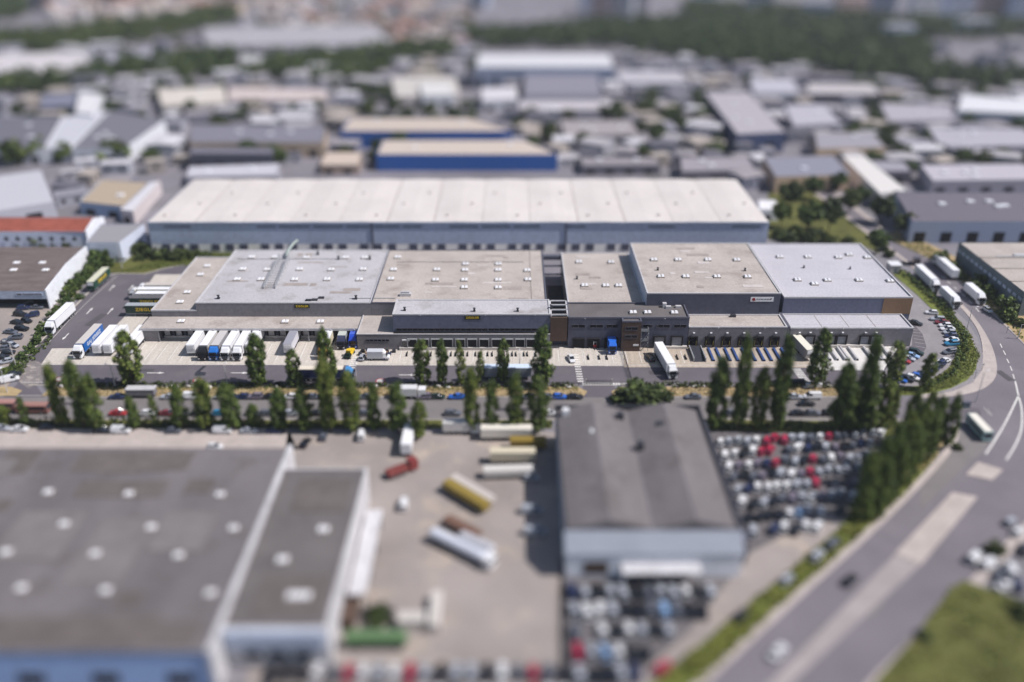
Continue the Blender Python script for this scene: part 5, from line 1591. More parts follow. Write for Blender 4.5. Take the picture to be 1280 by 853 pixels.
POP = [(poplar_mesh(100 + k, dens=1.0 if k < 5 else .6, Wd=(2.9, 2.5, 3.2, 2.7, 3.05, 2.3)[k]), trunk_mesh(14, .24, k)) for k in range(6)]
def tree(name, meshes, loc, h, w, h0, w0, label, group, rot):
    """a trunk and a crown scaled to the height h and width w of this tree"""
    t = thing(name, label, 'tree', loc, rot, group)
    cm, tm = meshes
    for nm, me in (('trunk', tm), ('crown', cm)):
        o = bpy.data.objects.new(nm, me)
        COL.objects.link(o)
        o.parent = t
        k = w / w0
        o.scale = (k, k, h / h0)
    return t

def zat(px, pbase, ptop, d=None):
    b = P(px, pbase)
    a = TILT + math.atan((ptop - 426.5) / FPX)
    return CAM_H - b.y * math.tan(a)

pops1 = [(168, 415, 484, 31), (324, 418, 483, 27), (369, 438, 483, 20), (411, 412, 486, 24), (528, 425, 480, 22), (553, 425, 481, 19), (576.5, 426, 483, 16), (601, 439, 479, 16), (628.5, 424, 478, 20), (676, 410, 484, 29), (1020, 411, 484, 27), (1112.5, 427, 487, 25), (1155, 442, 488, 19)]
pops2 = [(8, 508, 532, 20), (34, 496, 533, 17), (79, 457, 533, 22), (106, 450, 536, 25), (123, 468, 538, 24), (170, 495, 537, 19), (197, 494, 535, 15), (229, 482, 536, 23), (259, 473, 535, 26), (291, 481, 536, 28), (319, 505, 535, 19), (351, 486, 539, 24), (382, 484, 539, 24), (413, 445, 541, 27), (440, 464, 540, 27), (469, 481, 538, 21), (498, 480, 542, 27), (524, 502, 549, 22), (590, 461, 540, 25), (614, 475, 541, 20), (643, 467, 541, 25), (672, 470, 540, 27),
         (893, 448, 536, 32), (921, 422, 538, 26), (945, 459, 537, 24), (969, 420, 539, 28), (1047, 454, 541, 36), (1074, 421, 538, 26), (1078, 470, 541, 30), (1101, 476, 537, 25), (1060, 480, 541, 22), (1112, 485, 534, 18)]
pops3 = [(1131, 488, 560, 22), (1150, 489, 558, 24), (1165, 496, 560, 22), (1181, 494, 562, 18), (1140, 505, 580, 26), (1122, 515, 592, 26), (1158, 510, 574, 24), (1105, 530, 612, 28), (1128, 530, 604, 26), (1090, 548, 632, 30), (1112, 555, 628, 26), (1076, 565, 650, 28), (1096, 578, 648, 26)]
def plant_row(rows, where, group, mats=POP):
    out = []
    for i, (px, top, base, w) in enumerate(rows):
        b = P(px, base)
        h = max(3.0, zat(px, base, top))
        s = FPX / (b.y * math.cos(TILT) + CAM_H * math.sin(TILT))
        k = rnd.randrange(5) if w > 17 else 5
        o = tree('poplar_tree', POP[k], (b.x, b.y, 0), h, w / s * .52, 14.5, 3.1, '', group, rnd.uniform(0, 6.28))
        out.append((px, h, o))
    LABROWS.append((out, where, group))
LABROWS = []
plant_row(pops1, 'in the row between service road and street', 'poplars between the service road and the street')
plant_row(pops2, 'in the row along the near side of the street', 'poplars along the near side of the street')
plant_row(pops3, 'in the dense screen beside the packed car yard', 'poplars screening the packed car yard')

BM = [round_mesh(200 + k, 2.6, 4.0, M['leaf_bush'], per=36, n=34, leaf=.6, base=-.25) for k in range(4)]
BD = [round_mesh(220 + k, 2.6, 4.0, M['leaf_dark'], per=36, n=34, leaf=.6, base=-.25) for k in range(3)]
def bush(px, py, w, h, label, group, dark=False):
    b = P(px, py)
    o = bpy.data.objects.new('bush', (BD if dark else BM)[rnd.randrange(3)])
    COL.objects.link(o)
    o.location = (b.x, b.y, -.1)
    o.rotation_euler = (0, 0, rnd.uniform(0, 6.28))
    o.scale = (w / 5.2, w / 5.2, h / 4.0)
    if label: tag(o, label, 'bush', group)
    else:
        o['category'] = 'bush'; o['group'] = group
    return o
b_ = [(126, 331, 9, 7.5), (118, 338, 7, 5.5), (110, 346, 6.5, 4.5), (104, 353, 6.5, 4.5), (96, 362, 7, 5), (88, 371, 6.5, 4.5), (82, 382, 6, 4), (73, 392, 5, 3.2), (66, 400, 5, 3.2), (58, 410, 5, 3), (51, 420, 4.5, 3), (45, 430, 4.5, 3), (38, 440, 4.5, 2.6), (30, 449, 4.5, 2.6), (23, 459, 4.5, 2.4), (14, 467, 5, 2.6), (4, 473, 6, 3), (86, 362, 6, 4), (138, 333, 5, 3.5), (99, 374, 4, 2.2)]
GB = 'bushes along the west kerb of the yard'
for i, (px, py, w, h) in enumerate(b_):
    LAB.setdefault(('tall' if h > 4.2 else 'low', 'bush', 'on the west yard kerb'), []).append(bush(px, py, w, h, None, GB))
for px, py, w, h in ((52, 309, 9, 5), (36, 309, 6, 3.5), (68, 309, 6, 3.5), (84, 311, 5, 3), (5, 309, 5, 3), (22, 310, 5, 3)):
    LAB.setdefault(('green', 'bush', 'before the red roofed white building'), []).append(bush(px, py, w, h, None, 'bushes before the red roofed building', True))
for px, py, w, h in ((156, 317, 8, 6), (168, 318, 7, 5), (179, 316, 7, 5), (190, 322, 7, 4), (203, 323, 8, 4), (217, 323, 8, 4), (230, 323, 8, 3.8), (243, 322, 7, 3), (258, 321, 6, 2.4), (150, 326, 5, 3), (176, 325, 5, 2.4)):
    LAB.setdefault(('dark green', 'bush', 'on the grass bank at the blue warehouse corner'), []).append(bush(px, py, w, h, None, 'bushes on the grass bank', True))
for px, py, w, h in ((1178, 332, 8, 6), (1190, 341, 7, 4), (1199, 349, 6, 3.5), (1216, 366, 7, 5), (1222, 360, 7, 5.5), (1234, 372, 7, 5), (1246, 380, 6, 3.5), (1256, 394, 9, 7), (1262, 402, 6, 4), (1228, 378, 4, 2), (1170, 325, 5, 3), (1278, 408, 5, 3)):
    LAB.setdefault(('green', 'bush', 'along the teal wall across the main road'), []).append(bush(px, py, w, h, None, 'bushes along the teal wall'))
bush(797, 501, 15.5, 5.6, 'broad low bush beside the gate at the street kerb', None, True)
bush(818, 502, 10, 4.4, 'smaller bush leaning against the broad bush by the gate', None, True)
for px, py, w, h in ((984, 302, 9, 5), (996, 298, 8, 6), (1010, 303, 9, 6), (1024, 300, 8, 5), (1038, 304, 7, 4), (975, 297, 7, 5), (1112, 321, 5, 3), (1104, 314, 5, 3), (1060, 303, 6, 3)):
    LAB.setdefault(('dark', 'bush', 'on the green corner behind the pale grey hall'), []).append(bush(px, py, w, h, None, 'bushes on the green corner', True))
for px, py, w, h in ((1196, 562, 3, 2), (1243, 690, 5, 3), (1154, 796, 4, 1.6), (1285, 770, 8, 3),  (477, 776, 6, 3.5)):
    LAB.setdefault(('dark green', 'bush', 'around the near grass and yard corners'), []).append(bush(px, py, w, h, None, 'bushes on the near ground', True))

RT = [(round_mesh(240 + k, 4.2, 9.5, M['leaf_dark'] if k < 2 else M['leaf_bush'], per=40, n=52, leaf=.85), trunk_mesh(9.5, .28, 40 + k, top=.6)) for k in range(4)]
def round_tree(px, base, top, w, label, group=None):
    b = P(px, base)
    h = max(4, zat(px, base, top))
    s = FPX / (b.y * math.cos(TILT) + CAM_H * math.sin(TILT))
    return tree('round_tree', RT[rnd.randrange(4)], (b.x, b.y, 0), h, w / s * .5, 9.6, 4.4, label, group, rnd.uniform(0, 6.28))
round_tree(1094, 318, 286, 32, 'large dense round tree at the road behind the pale grey hall')
round_tree(138, 325, 306, 24, 'broad green tree at the head of the west bushes')
GT = 'trees on the green corner behind the blue warehouse'
for px, base, top, w in ((985, 262, 226, 34), (1008, 292, 250, 40), (1035, 290, 246, 36), (1060, 268, 236, 32), (1100, 280, 244, 38), (1128, 296, 266, 32), (1118, 262, 240, 24), (975, 285, 252, 28), (1045, 240, 214, 26), (1015, 250, 220, 30), (1076, 256, 232, 26)):
    LAB.setdefault(('dark green', 'tree', 'on the green corner behind the blue warehouse'), []).append(round_tree(px, base, top, w, '', GT))

# hedges: leaf masses that follow a line
def hedge(name, label, line, w, h, mat, leaf=.5, per=26, step=.9, seed=1):
    pts = smooth_line([tuple(P(*p))[:2] for p in line], 10)
    r = np.random.default_rng(seed)
    cs, ss = [], []
    acc = 0
    for a, b in zip(pts[:-1], pts[1:]):
        d = math.dist(a, b)
        nn = max(1, int(d / step))
        for i in range(nn):
            t = (i + r.uniform()) / nn
            dx, dy = (b[0] - a[0]) / d, (b[1] - a[1]) / d
            for rep in range(max(1, int(w / 1.1))):
                o_ = r.uniform(-.5, .5) * w
                z = h * r.uniform(.25, .82)
                cs.append((a[0] + (b[0] - a[0]) * t - dy * o_, a[1] + (b[1] - a[1]) * t + dx * o_, z))
                q_ = r.uniform(.4, .75); ss.append((q_, q_, q_ * .9))
    me = leaf_mesh(name, cs, ss, per, leaf, seed, mat)
    o = bpy.data.objects.new(name, me)
    COL.objects.link(o)
    return tag(o, label, 'hedge')
hedge('hedge', 'thick green hedge curving between the car park and the main road', [(1126, 342), (1146, 357), (1166, 374), (1186, 394), (1199, 413), (1204, 432), (1199, 452)], 2.7, 2.2, M['leaf_bush'], seed=2)
hedge('hedge', 'low hedge tail ending at the lower car park row', [(1198, 455), (1188, 468), (1174, 478), (1160, 484)], 1.8, 1.1, M['leaf_bush'], seed=3)
hedge('hedge', 'low dark hedge along the fence from entrance to gate', [(70, 483), (250, 483.4), (450, 483.2), (600, 483.2), (720, 483)], 2.2, 1.25, M['leaf_dark'], seed=4)
hedge('hedge', 'dark hedge along the fence east of the gate', [(780, 483), (900, 483), (1000, 483.5), (1088, 484)], 2.2, 1.3, M['leaf_dark'], seed=5)
hedge('hedge', 'tall dark hedge under the street poplars behind the near shed', [(-30, 531), (200, 532), (400, 533), (540, 534)], 2.4, 2.2, M['leaf_dark'], seed=6, per=20)
hedge('hedge', 'dark hedge under the poplars beside the twin gabled shed', [(570, 535), (690, 535)], 2.4, 2.0, M['leaf_dark'], seed=8, per=20)
hedge('hedge', 'dark hedge under the poplars at the packed car yard', [(880, 534), (1000, 536), (1110, 536)], 2.4, 1.8, M['leaf_dark'], seed=7, per=20)
hedge('hedge', 'low clipped hedge along the west kerb of the yard', [(26, 468), (44, 446), (62, 426), (78, 405)], 1.8, 1.1, M['leaf_bush'], seed=9)

# grass blades that roughen the green strips
def turf(name, poly, n, size, mat, seed, z=.1):
    w = [tuple(P(*p))[:2] for p in poly]
    r = np.random.default_rng(seed)
    xs, ys = [p[0] for p in w], [p[1] for p in w]
    cs = []
    tries = 0
    while len(cs) < n and tries < n * 30:
        tries += 1
        x, y = r.uniform(min(xs), max(xs)), r.uniform(min(ys), max(ys))
        if inside(x, y, w): cs.append((x, y, z + r.uniform(0, .12)))
    me = leaf_mesh(name, cs, [(.45, .45, .16)] * len(cs), 6, size, seed, mat)
    o = bpy.data.objects.new(name, me)
    COL.objects.link(o)
    return kind(o, 'stuff')
turf('grass', [(1150, 360), (1190, 392), (1214, 420), (1224, 446), (1216, 468), (1190, 485), (1150, 492), (1102, 494), (1105, 487), (1150, 484), (1185, 462), (1203, 436), (1198, 415)], 1700, .4, M['blade'], 31, .2)
turf('dry_grass', [(64, 484.5), (722, 484.5), (728, 495), (56, 495)], 2600, .34, M['blade_dry'], 32, .12)
turf('dry_grass', [(778, 484.5), (1090, 484.5), (1092, 495), (770, 495)], 1300, .34, M['blade_dry'], 33, .12)
turf('grass', [(64, 484.2), (722, 484.2), (722, 488), (64, 488)], 700, .4, M['blade'], 34, .12)
turf('grass', [(1190, 735), (1235, 737), (1320, 770), (1320, 890), (1085, 890), (1140, 800)], 260, .8, M['blade'], 37, .2)
turf('grass', [(1110, 578), (1170, 570), (1130, 620), (1070, 676), (985, 750), (878, 853), (818, 853), (940, 752), (1050, 660)], 1100, .7, M['blade'], 38, .1)
turf('grass', [(150, 340), (232, 316), (310, 318), (290, 326), (206, 335)], 900, .5, M['blade'], 35, .1)
turf('grass', [(1110, 300), (1160, 324), (1200, 352), (1236, 386), (1280, 428), (1270, 394), (1228, 352), (1150, 302)], 900, .45, M['blade'], 36, .2)
# ------------------------------------------------------------ the industrial district behind
KEEP = []      # footprints already taken, as (x, y, radius)
FARLAB = {}
def wallcol(c): return (*rgb(*c), 1)
def far_block(name, label, roof_px, h, wall, roof, detail=None, cat='warehouse', shallow=0.0, group=None):
    poly = ccw([q(x, y, h) for x, y in roof_px])
    cx, cy = sum(p[0] for p in poly) / len(poly), sum(p[1] for p in poly) / len(poly)
    b = thing(name, label, cat, (cx, cy, 0), 0, group, True)
    m = MB(); m.prism(poly, 0, h, top=False); w = m.build('wall', M['objwall'], b); w.color = wallcol(wall)
    ins = [(cx + (p[0] - cx) * .985, cy + (p[1] - cy) * .985) for p in poly]
    m = MB(); m.prism(ins, h - .5, h - .25)
    if shallow: 
        pass
    r_ = m.build('roof', M['objwall'], b); r_.color = wallcol(roof)
    x0, x1 = min(p[0] for p in poly), max(p[0] for p in poly)
    y0 = min(p[1] for p in poly)
    # a dark band of doors or windows along the front and roof lights
    fr = sorted(poly, key=lambda p: p[1])[:2]
    fr.sort()
    (ax, ay), (bx, by) = fr
    n = max(1, int((bx - ax) / 9))
    for i in range(0 if wall == BLU else min(n, 14)):
        t0, t1 = (i + .2) / n, (i + .62) / n
        pa, pb = (ax + (bx - ax) * t0, ay + (by - ay) * t0), (ax + (bx - ax) * t1, ay + (by - ay) * t1)
        m = MB(); m.add([(pa[0], pa[1] - .05, .3), (pb[0], pb[1] - .05, .3), (pb[0], pb[1] - .05, h * .5), (pa[0], pa[1] - .05, h * .5), (pa[0], pa[1] + .2, .3), (pb[0], pb[1] + .2, .3), (pb[0], pb[1] + .2, h * .5), (pa[0], pa[1] + .2, h * .5)], [(0, 1, 2, 3), (3, 2, 6, 7), (0, 3, 7, 4), (1, 5, 6, 2)])
        m.build('bay_door', M['window'], b)
    for k in range(detail or 0):
        t, u = rnd.uniform(.15, .85), rnd.uniform(.2, .8)
        px_ = poly[0][0] * (1 - t) * (1 - u) + poly[1][0] * t * (1 - u) + poly[2 % len(poly)][0] * t * u + poly[3 % len(poly)][0] * (1 - t) * u
        py_ = poly[0][1] * (1 - t) * (1 - u) + poly[1][1] * t * (1 - u) + poly[2 % len(poly)][1] * t * u + poly[3 % len(poly)][1] * (1 - t) * u
        m = MB(); m.box(px_ - 1.4, px_ + 1.4, py_ - 1.2, py_ + 1.2, h - .3, h + .5); m.build('rooflight', M['skylight'], b)
    KEEP.append((cx, cy, max(max(math.dist((cx, cy), p) for p in poly) * .8, 6), poly))
    return b
WHT, PALE, GREY, DGREY, BEI, BLU, NAVY = (220, 222, 228), (190, 192, 200), (140, 140, 148), (108, 106, 116), (206, 190, 172), (32, 94, 172), (50, 66, 104)
FB = [
    ('dark grey hall with white eaves at the edge of the district', [(-20, 146), (78, 146), (54, 186), (-60, 186)], 8, WHT, (104, 103, 114), 4),
    ('narrow white strip roof between two dark grey halls', [(80, 146), (134, 139), (86, 186), (56, 186)], 7.6, WHT, (190, 190, 198), 0),
    ('dark grey hall with white eaves beside the white strip roof', [(136, 138), (206, 150), (154, 186), (89, 186)], 8, WHT, (112, 110, 120), 3),
    ('white barn with bright sloping roof above the red roofed building', [(-60, 228), (52, 212), (68, 252), (-30, 268)], 7, (180, 180, 190), (186, 185, 192), 0),
    ('tan roofed shed beyond the red roofed building', [(99, 252), (128, 224), (188, 228), (156, 258)], 6, (160, 180, 206), (172, 156, 136), 1),
    ('ribbed grey shed with white side wall at the blue warehouse corner', [(107, 303), (126, 280), (180, 280), (149, 303)], 8, (206, 212, 228), (146, 144, 148), 0),
    ('cream roofed blue walled store, rearmost of the blue pair', [(438, 147), (588, 147), (641, 164), (425, 164)], 9.5, BLU, (192, 178, 166), 2),
    ('cream roofed blue walled store, front of the blue pair', [(478, 175), (656, 175), (697, 193), (470, 193)], 8.5, BLU, (196, 182, 170), 2),
    ('large white hall with blue grey front before the dark tree belt', [(597, 67), (762, 67), (769, 84), (594, 84)], 15, (150, 160, 184), (206, 205, 209), 0),
    ('grey block stepping down from the large white hall', [(655, 93), (748, 93), (752, 118), (654, 118)], 10, (160, 160, 172), (132, 130, 142), 0),
    ('low pale hall under the grey stepped block', [(650, 123), (762, 123), (768, 137), (646, 137)], 6, (150, 148, 156), (190, 184, 188), 2),
    ('pale annex beside the grey stepped block', [(601, 110), (646, 108), (648, 124), (603, 126)], 7, PALE, (206, 202, 206), 0),
    ('long pale hall with navy side wall beyond the white ridged roof', [(880, 114), (936, 114), (982, 165), (922, 168)], 11, NAVY, (170, 164, 170), 3),
    ('small pale block at the far end of the navy walled hall', [(938, 98), (990, 98), (1000, 116), (942, 116)], 8, PALE, (180, 178, 188), 0),
    ('beige roofed block with dark front below the tree belt', [(1010, 103), (1092, 105), (1100, 118), (1008, 117)], 9, (84, 84, 100), (184, 178, 180), 0),
    ('bright white arched hall at the district edge', [(1203, 118), (1300, 125), (1300, 143), (1196, 138)], 10, (190, 196, 208), (212, 212, 216), 0),
    ('bright white long shed slanting toward the main road', [(1052, 194), (1080, 194), (1134, 238), (1100, 242)], 7, (206, 204, 206), (212, 208, 204), 0),
    ('dark roofed hall with pale stripes beside the main road', [(1118, 240), (1320, 240), (1340, 277), (1140, 277)], 9, (150, 162, 186), (104, 98, 108), 6),
    ('grey roofed hall with beige front behind the green corner', [(954, 196), (1042, 194), (1064, 218), (970, 221)], 8, (196, 170, 146), (132, 132, 146), 1),
    ('beige fronted grey hall beyond the white slanting shed', [(1018, 166), (1090, 165), (1108, 184), (1022, 186)], 8, (206, 180, 150), (150, 146, 154), 1),
    ('pale roofed hall between navy walled hall and beige fronts', [(980, 131), (1030, 130), (1052, 154), (992, 157)], 8, (150, 148, 158), (176, 172, 182), 1),
    ('long grey hall with beige front stripe before the blue stores', [(236, 155), (408, 158), (404, 178), (236, 178)], 8, (190, 170, 148), (122, 120, 132), 3),
    ('long dark hall under the beige fronted grey hall', [(238, 184), (345, 185), (340, 192), (236, 192)], 9, (84, 84, 100), (112, 110, 122), 0),
    ('wide pale flat hall just behind the white ridged roof', [(236, 208), (350, 204), (346, 219), (232, 221)], 5, (160, 158, 168), (190, 188, 196), 2),
    ('pale long hall beside the tan roofed shed', [(150, 262), (186, 228), (200, 226), (166, 264)], 6, (206, 196, 196), (206, 204, 208), 0),
    ('pinkish roofed hall in the middle of the district', [(285, 108), (408, 112), (410, 126), (284, 126)], 7, (150, 150, 162), (196, 182, 178), 2),
    ('pale hall left of the pinkish roofed hall', [(196, 112), (280, 107), (284, 128), (202, 132)], 7, (180, 174, 170), (206, 198, 188), 2),
    ('small white pitched block by the dark grey halls', [(100, 115), (130, 118), (116, 143), (94, 140)], 9, WHT, (214, 212, 214), 0),
    ('bluish dark hall beside the small white block', [(52, 118), (96, 116), (92, 132), (50, 134)], 8, (90, 96, 124), (118, 120, 138), 0),
    ('very long pale hall far beyond the green belts', [(252, 34), (470, 30), (492, 54), (256, 58)], 9, (160, 158, 170), (166, 163, 168), 3),
    ('pale hall with warm white end in front of the second green belt', [(-20, 68), (108, 64), (112, 88), (-20, 96)], 8, (170, 166, 174), (200, 194, 196), 3),
    ('grey hall between the two green belts', [(130, 66), (205, 62), (212, 78), (130, 82)], 7, (150, 148, 160), (160, 158, 170), 0),
    ('white roofed hall beside the yellowish tree clump', [(488, 96), (570, 96), (576, 118), (494, 121)], 7, (186, 180, 178), (196, 190, 184), 0),
    ('bright white tent roof hall by the large white hall', [(524, 104), (562, 104), (568, 118), (528, 119)], 9, WHT, (212, 210, 208), 0),
    ('pale front office beside the stepped grey block', [(772, 88), (850, 88), (862, 104), (774, 104)], 8, (150, 152, 166), (180, 176, 182), 2),
    ('wide grey hall with navy end beyond the beige fronts', [(1100, 128), (1190, 132), (1200, 150), (1110, 152)], 7, (140, 138, 150), (168, 162, 170), 2),
    ('grey hall in front of the arched white hall', [(1160, 160), (1280, 160), (1300, 182), (1176, 184)], 7, (130, 128, 142), (170, 166, 176), 4),
    ('pale striped hall before the dark roofed roadside hall', [(1150, 206), (1290, 204), (1310, 224), (1166, 226)], 7, (150, 148, 160), (180, 174, 182), 4),
    ('small bluish hall by the slanting white shed', [(1080, 200), (1130, 202), (1140, 214), (1092, 214)], 6, (90, 88, 100), (150, 146, 156), 0),
    ('grey hall beyond the cream blue stores', [(700, 150), (790, 150), (800, 168), (706, 170)], 6, (120, 116, 122), (156, 148, 150), 3),
    ('low grey hall behind the ridged roof near the green corner', [(850, 196), (935, 196), (945, 212), (852, 214)], 6, (120, 116, 124), (150, 144, 150), 2),
    ('small white pavilion at the end of the long blue warehouse', [(948, 250), (970, 250), (974, 262), (950, 262)], 5, WHT, (226, 224, 226), 0),
    ('grey hall beside the blue stores on the west', [(408, 190), (452, 190), (448, 206), (400, 206)], 5, (170, 150, 136), (196, 180, 166), 0),
    ('dark workshop row east of the blue stores', [(725, 196), (820, 196), (826, 206), (728, 207)], 5, (110, 108, 118), (140, 134, 138), 2),
]
for lb, poly, h, w, r_, dt in FB:
    far_block('district_hall', lb, poly, h, w, r_, dt, group='halls of the industrial district')
# white side wall of the ribbed shed and its ribs
# red roofed building
RB = far_block('red_roof_building', 'white building with red tiled roof and small square windows', [(-60, 271), (122, 272), (105, 289), (-60, 290)], 7.2, (214, 220, 236), (146, 82, 68), 0, 'building')
for c in kids(RB):
    if c.name.startswith('bay_door'): bpy.data.objects.remove(c)
p0, p1 = q(-60, 290, 7.2), q(105, 289, 7.2)
m = MB()
yr = (q(0, 271.5, 7.2)[1] + p1[1]) / 2
yb = q(0, 271.5, 7.2)[1]
m.add([(p0[0], p1[1] - .3, 7.0), (p1[0] + .4, p1[1] - .3, 7.0), (p1[0] + .4, yr, 9.0), (p0[0], yr, 9.0), (p1[0] + .4, yb, 7.0), (p0[0], yb, 7.0)], [(0, 1, 2, 3), (3, 2, 4, 5)])
m.build('tiled_roof', M['roof_red'], RB)
m = MB(); m.add([(p1[0] + .5, p1[1] - .4, 0), (p1[0] + .5, yb, 0), (p1[0] + .5, yb, 7.4), (p1[0] + .5, yr, 9.5), (p1[0] + .5, p1[1] - .4, 7.4), (p1[0] + .9, p1[1] - .4, 0), (p1[0] + .9, yb, 0), (p1[0] + .9, yb, 7.4), (p1[0] + .9, yr, 9.5), (p1[0] + .9, p1[1] - .4, 7.4)], [(4, 3, 2, 1, 0), (5, 6, 7, 8, 9), (0, 5, 9, 4), (4, 9, 8, 3), (3, 8, 7, 2), (2, 7, 6, 1)])
m.build('gable_wall', M['clad_white'], RB)
yw = min(p[1] for p in KEEP[-1][3])
for i in range(11):
    m = MB(); x = p1[0] - 4 - i * 4.4
    m.box(x - .7, x + .7, yw - .1, yw - .003, 3.6, 5.0); m.build('window', M['window'], RB)

# free standing houses and sheds in the gaps, far rows only seen as blurred flecks
def clear(x, y, r_):
    for cx, cy, rr_, poly in KEEP:
        if math.hypot(x - cx, y - cy) < rr_ + r_:
            if inside(x, y, poly): return False
            for px_, py_ in poly:
                if math.hypot(px_ - x, py_ - y) < r_ * 1.1: return False
            for k in range(len(poly)):
                a, b = Vector(poly[k]), Vector(poly[(k + 1) % len(poly)])
                t = max(0, min(1, (Vector((x, y)) - a).dot(b - a) / max((b - a).length_squared, 1e-6)))
                if (a + (b - a) * t - Vector((x, y))).length < r_ * .85: return False
    return True
WOODS = {
    'far_green_belt': [(-40, 52), (90, 44), (190, 30), (290, 14), (300, 30), (230, 44), (150, 60), (60, 70), (-40, 66)],
    'middle_green_belt': [(-40, 112), (60, 104), (150, 88), (285, 70), (300, 82), (240, 94), (120, 108), (40, 124), (-40, 128)],
    'park_wood': [(560, 44), (640, 44), (740, 34), (860, 28), (980, 36), (1090, 44), (1150, 58), (1168, 90), (1290, 102), (1290, 122), (1195, 118), (1105, 104), (1000, 92), (880, 82), (770, 62), (600, 62)],
    'skyline_wood': [(850, 8), (1000, 16), (1120, 30), (1280, 32), (1290, 50), (1160, 50), (1040, 32), (860, 24)],
    'left_green_strip': [(150, 96), (290, 92), (420, 98), (480, 92), (480, 100), (400, 108), (280, 102), (150, 106)],
    'left_green_line': [(-40, 196), (70, 204), (160, 200), (165, 206), (70, 212), (-40, 204)],
    'short_green_belt': [(330, 82), (440, 72), (560, 62), (570, 74), (440, 90), (332, 98)],
    'corner_wood': [(-40, 4), (30, 0), (40, 22), (-40, 30)],
}
WP = {k: [tuple(P(*p))[:2] for p in v] for k, v in WOODS.items()}
def in_wood(x, y): return any(inside(x, y, w) for w in WP.values())
def on_road(x, y):
    return abs(x - (147 if y < 420 else 147 - (y - 420) * -.05)) < 14 and y < 470
rf = random.Random(21)
ZONES = [   # (y range px, x range px, count, size range, heights, colour set, name, where)
    (18, 62, 300, 590, 70, (9, 16), (5, 8), 'houses', 'between the far green belts'),
    (2, 30, 60, 560, 60, (10, 24), (6, 12), 'houses', 'near the skyline'),
    (60, 112, 0, 590, 50, (10, 26), (5, 9), 'sheds', 'behind the middle green belt'),
    (112, 205, 0, 440, 44, (8, 22), (4, 8), 'sheds', 'around the dark grey halls'),
    (100, 215, 640, 900, 66, (8, 20), (4, 8), 'sheds', 'east of the blue stores'),
    (100, 235, 900, 1280, 78, (8, 22), (4, 8), 'sheds', 'along the far main road'),
    (60, 98, 770, 1280, 14, (12, 24), (5, 9), 'sheds', 'at the park wood edge'),
    (210, 262, 70, 200, 8, (8, 14), (4, 6), 'sheds', 'behind the red roofed building'),
]
HC = {'houses': [('red roofed', (158, 118, 108), (196, 184, 178)), ('pale roofed', (176, 160, 152), (200, 190, 184)), ('pale roofed', (196, 184, 178), (206, 200, 200)), ('grey roofed', (138, 136, 146), (196, 192, 196)), ('brown roofed', (130, 104, 96), (200, 186, 172))],
      'sheds': [('pale roofed', (172, 168, 172), (156, 156, 164)), ('grey roofed', (140, 138, 148), (160, 160, 170)), ('white roofed', (200, 198, 202), (166, 168, 178)), ('dark roofed', (100, 98, 108), (150, 150, 160)), ('beige roofed', (168, 158, 150), (158, 150, 144)), ('grey roofed', (150, 144, 148), (120, 122, 140))]}
for y0, y1, x0, x1, cnt, sz, hh, kind_, where in ZONES:
    got = tries = 0
    while got < cnt and tries < cnt * 40:
        tries += 1
        p = P(rf.uniform(x0, x1), rf.uniform(y0, y1))
        a, b = rf.uniform(*sz), rf.uniform(*sz) * .75
        if in_wood(p.x, p.y) or on_road(p.x, p.y) or not clear(p.x, p.y, max(a, b) * .6): continue
        got += 1
        nm, rc, wc = rf.choice(HC[kind_])
        ang = rf.choice((0, 0, R(90), R(25), R(-30))) + rf.uniform(-.08, .08)
        h = rf.uniform(*hh)
        t = thing('far_house' if kind_ == 'houses' else 'far_shed', '', 'house' if kind_ == 'houses' else 'shed', (p.x, p.y, 0), ang, kind_ + ' ' + where)
        m = MB(); m.box(-a / 2, a / 2, -b / 2, b / 2, 0, h, top=False); m.build('wall', M['objwall'], t).color = wallcol(wc)
        m = MB()
        e, rise = .4, (b * .22 if kind_ == 'houses' else b * .06)
        m.add([(-a / 2 - e, -b / 2 - e, h), (a / 2 + e, -b / 2 - e, h), (a / 2 + e, 0, h + rise), (-a / 2 - e, 0, h + rise), (-a / 2 - e, b / 2 + e, h), (a / 2 + e, b / 2 + e, h)], [(0, 1, 2, 3), (3, 2, 5, 4), (0, 3, 4), (1, 5, 2)])
        m.build('roof', M['objwall'], t).color = wallcol(rc)
        k_ = max(1, int(a / 5))
        for i in range(min(k_, 4)):
            m = MB(); xx = -a / 2 + a * (i + .5) / k_; m.box(xx - .9, xx + .9, -b / 2 - .06, -b / 2 - .003, h * .35, h * .7); m.build('window', M['window'], t)
        r2 = math.hypot(a, b) / 2
        ca, sa = math.cos(ang), math.sin(ang)
        KEEP.append((p.x, p.y, r2, [(p.x + u * a / 2 * ca - v * b / 2 * sa, p.y + u * a / 2 * sa + v * b / 2 * ca) for u, v in ((-1, -1), (1, -1), (1, 1), (-1, 1))]))
        LAB.setdefault((nm, 'house' if kind_ == 'houses' else 'shed', where), []).append(t)
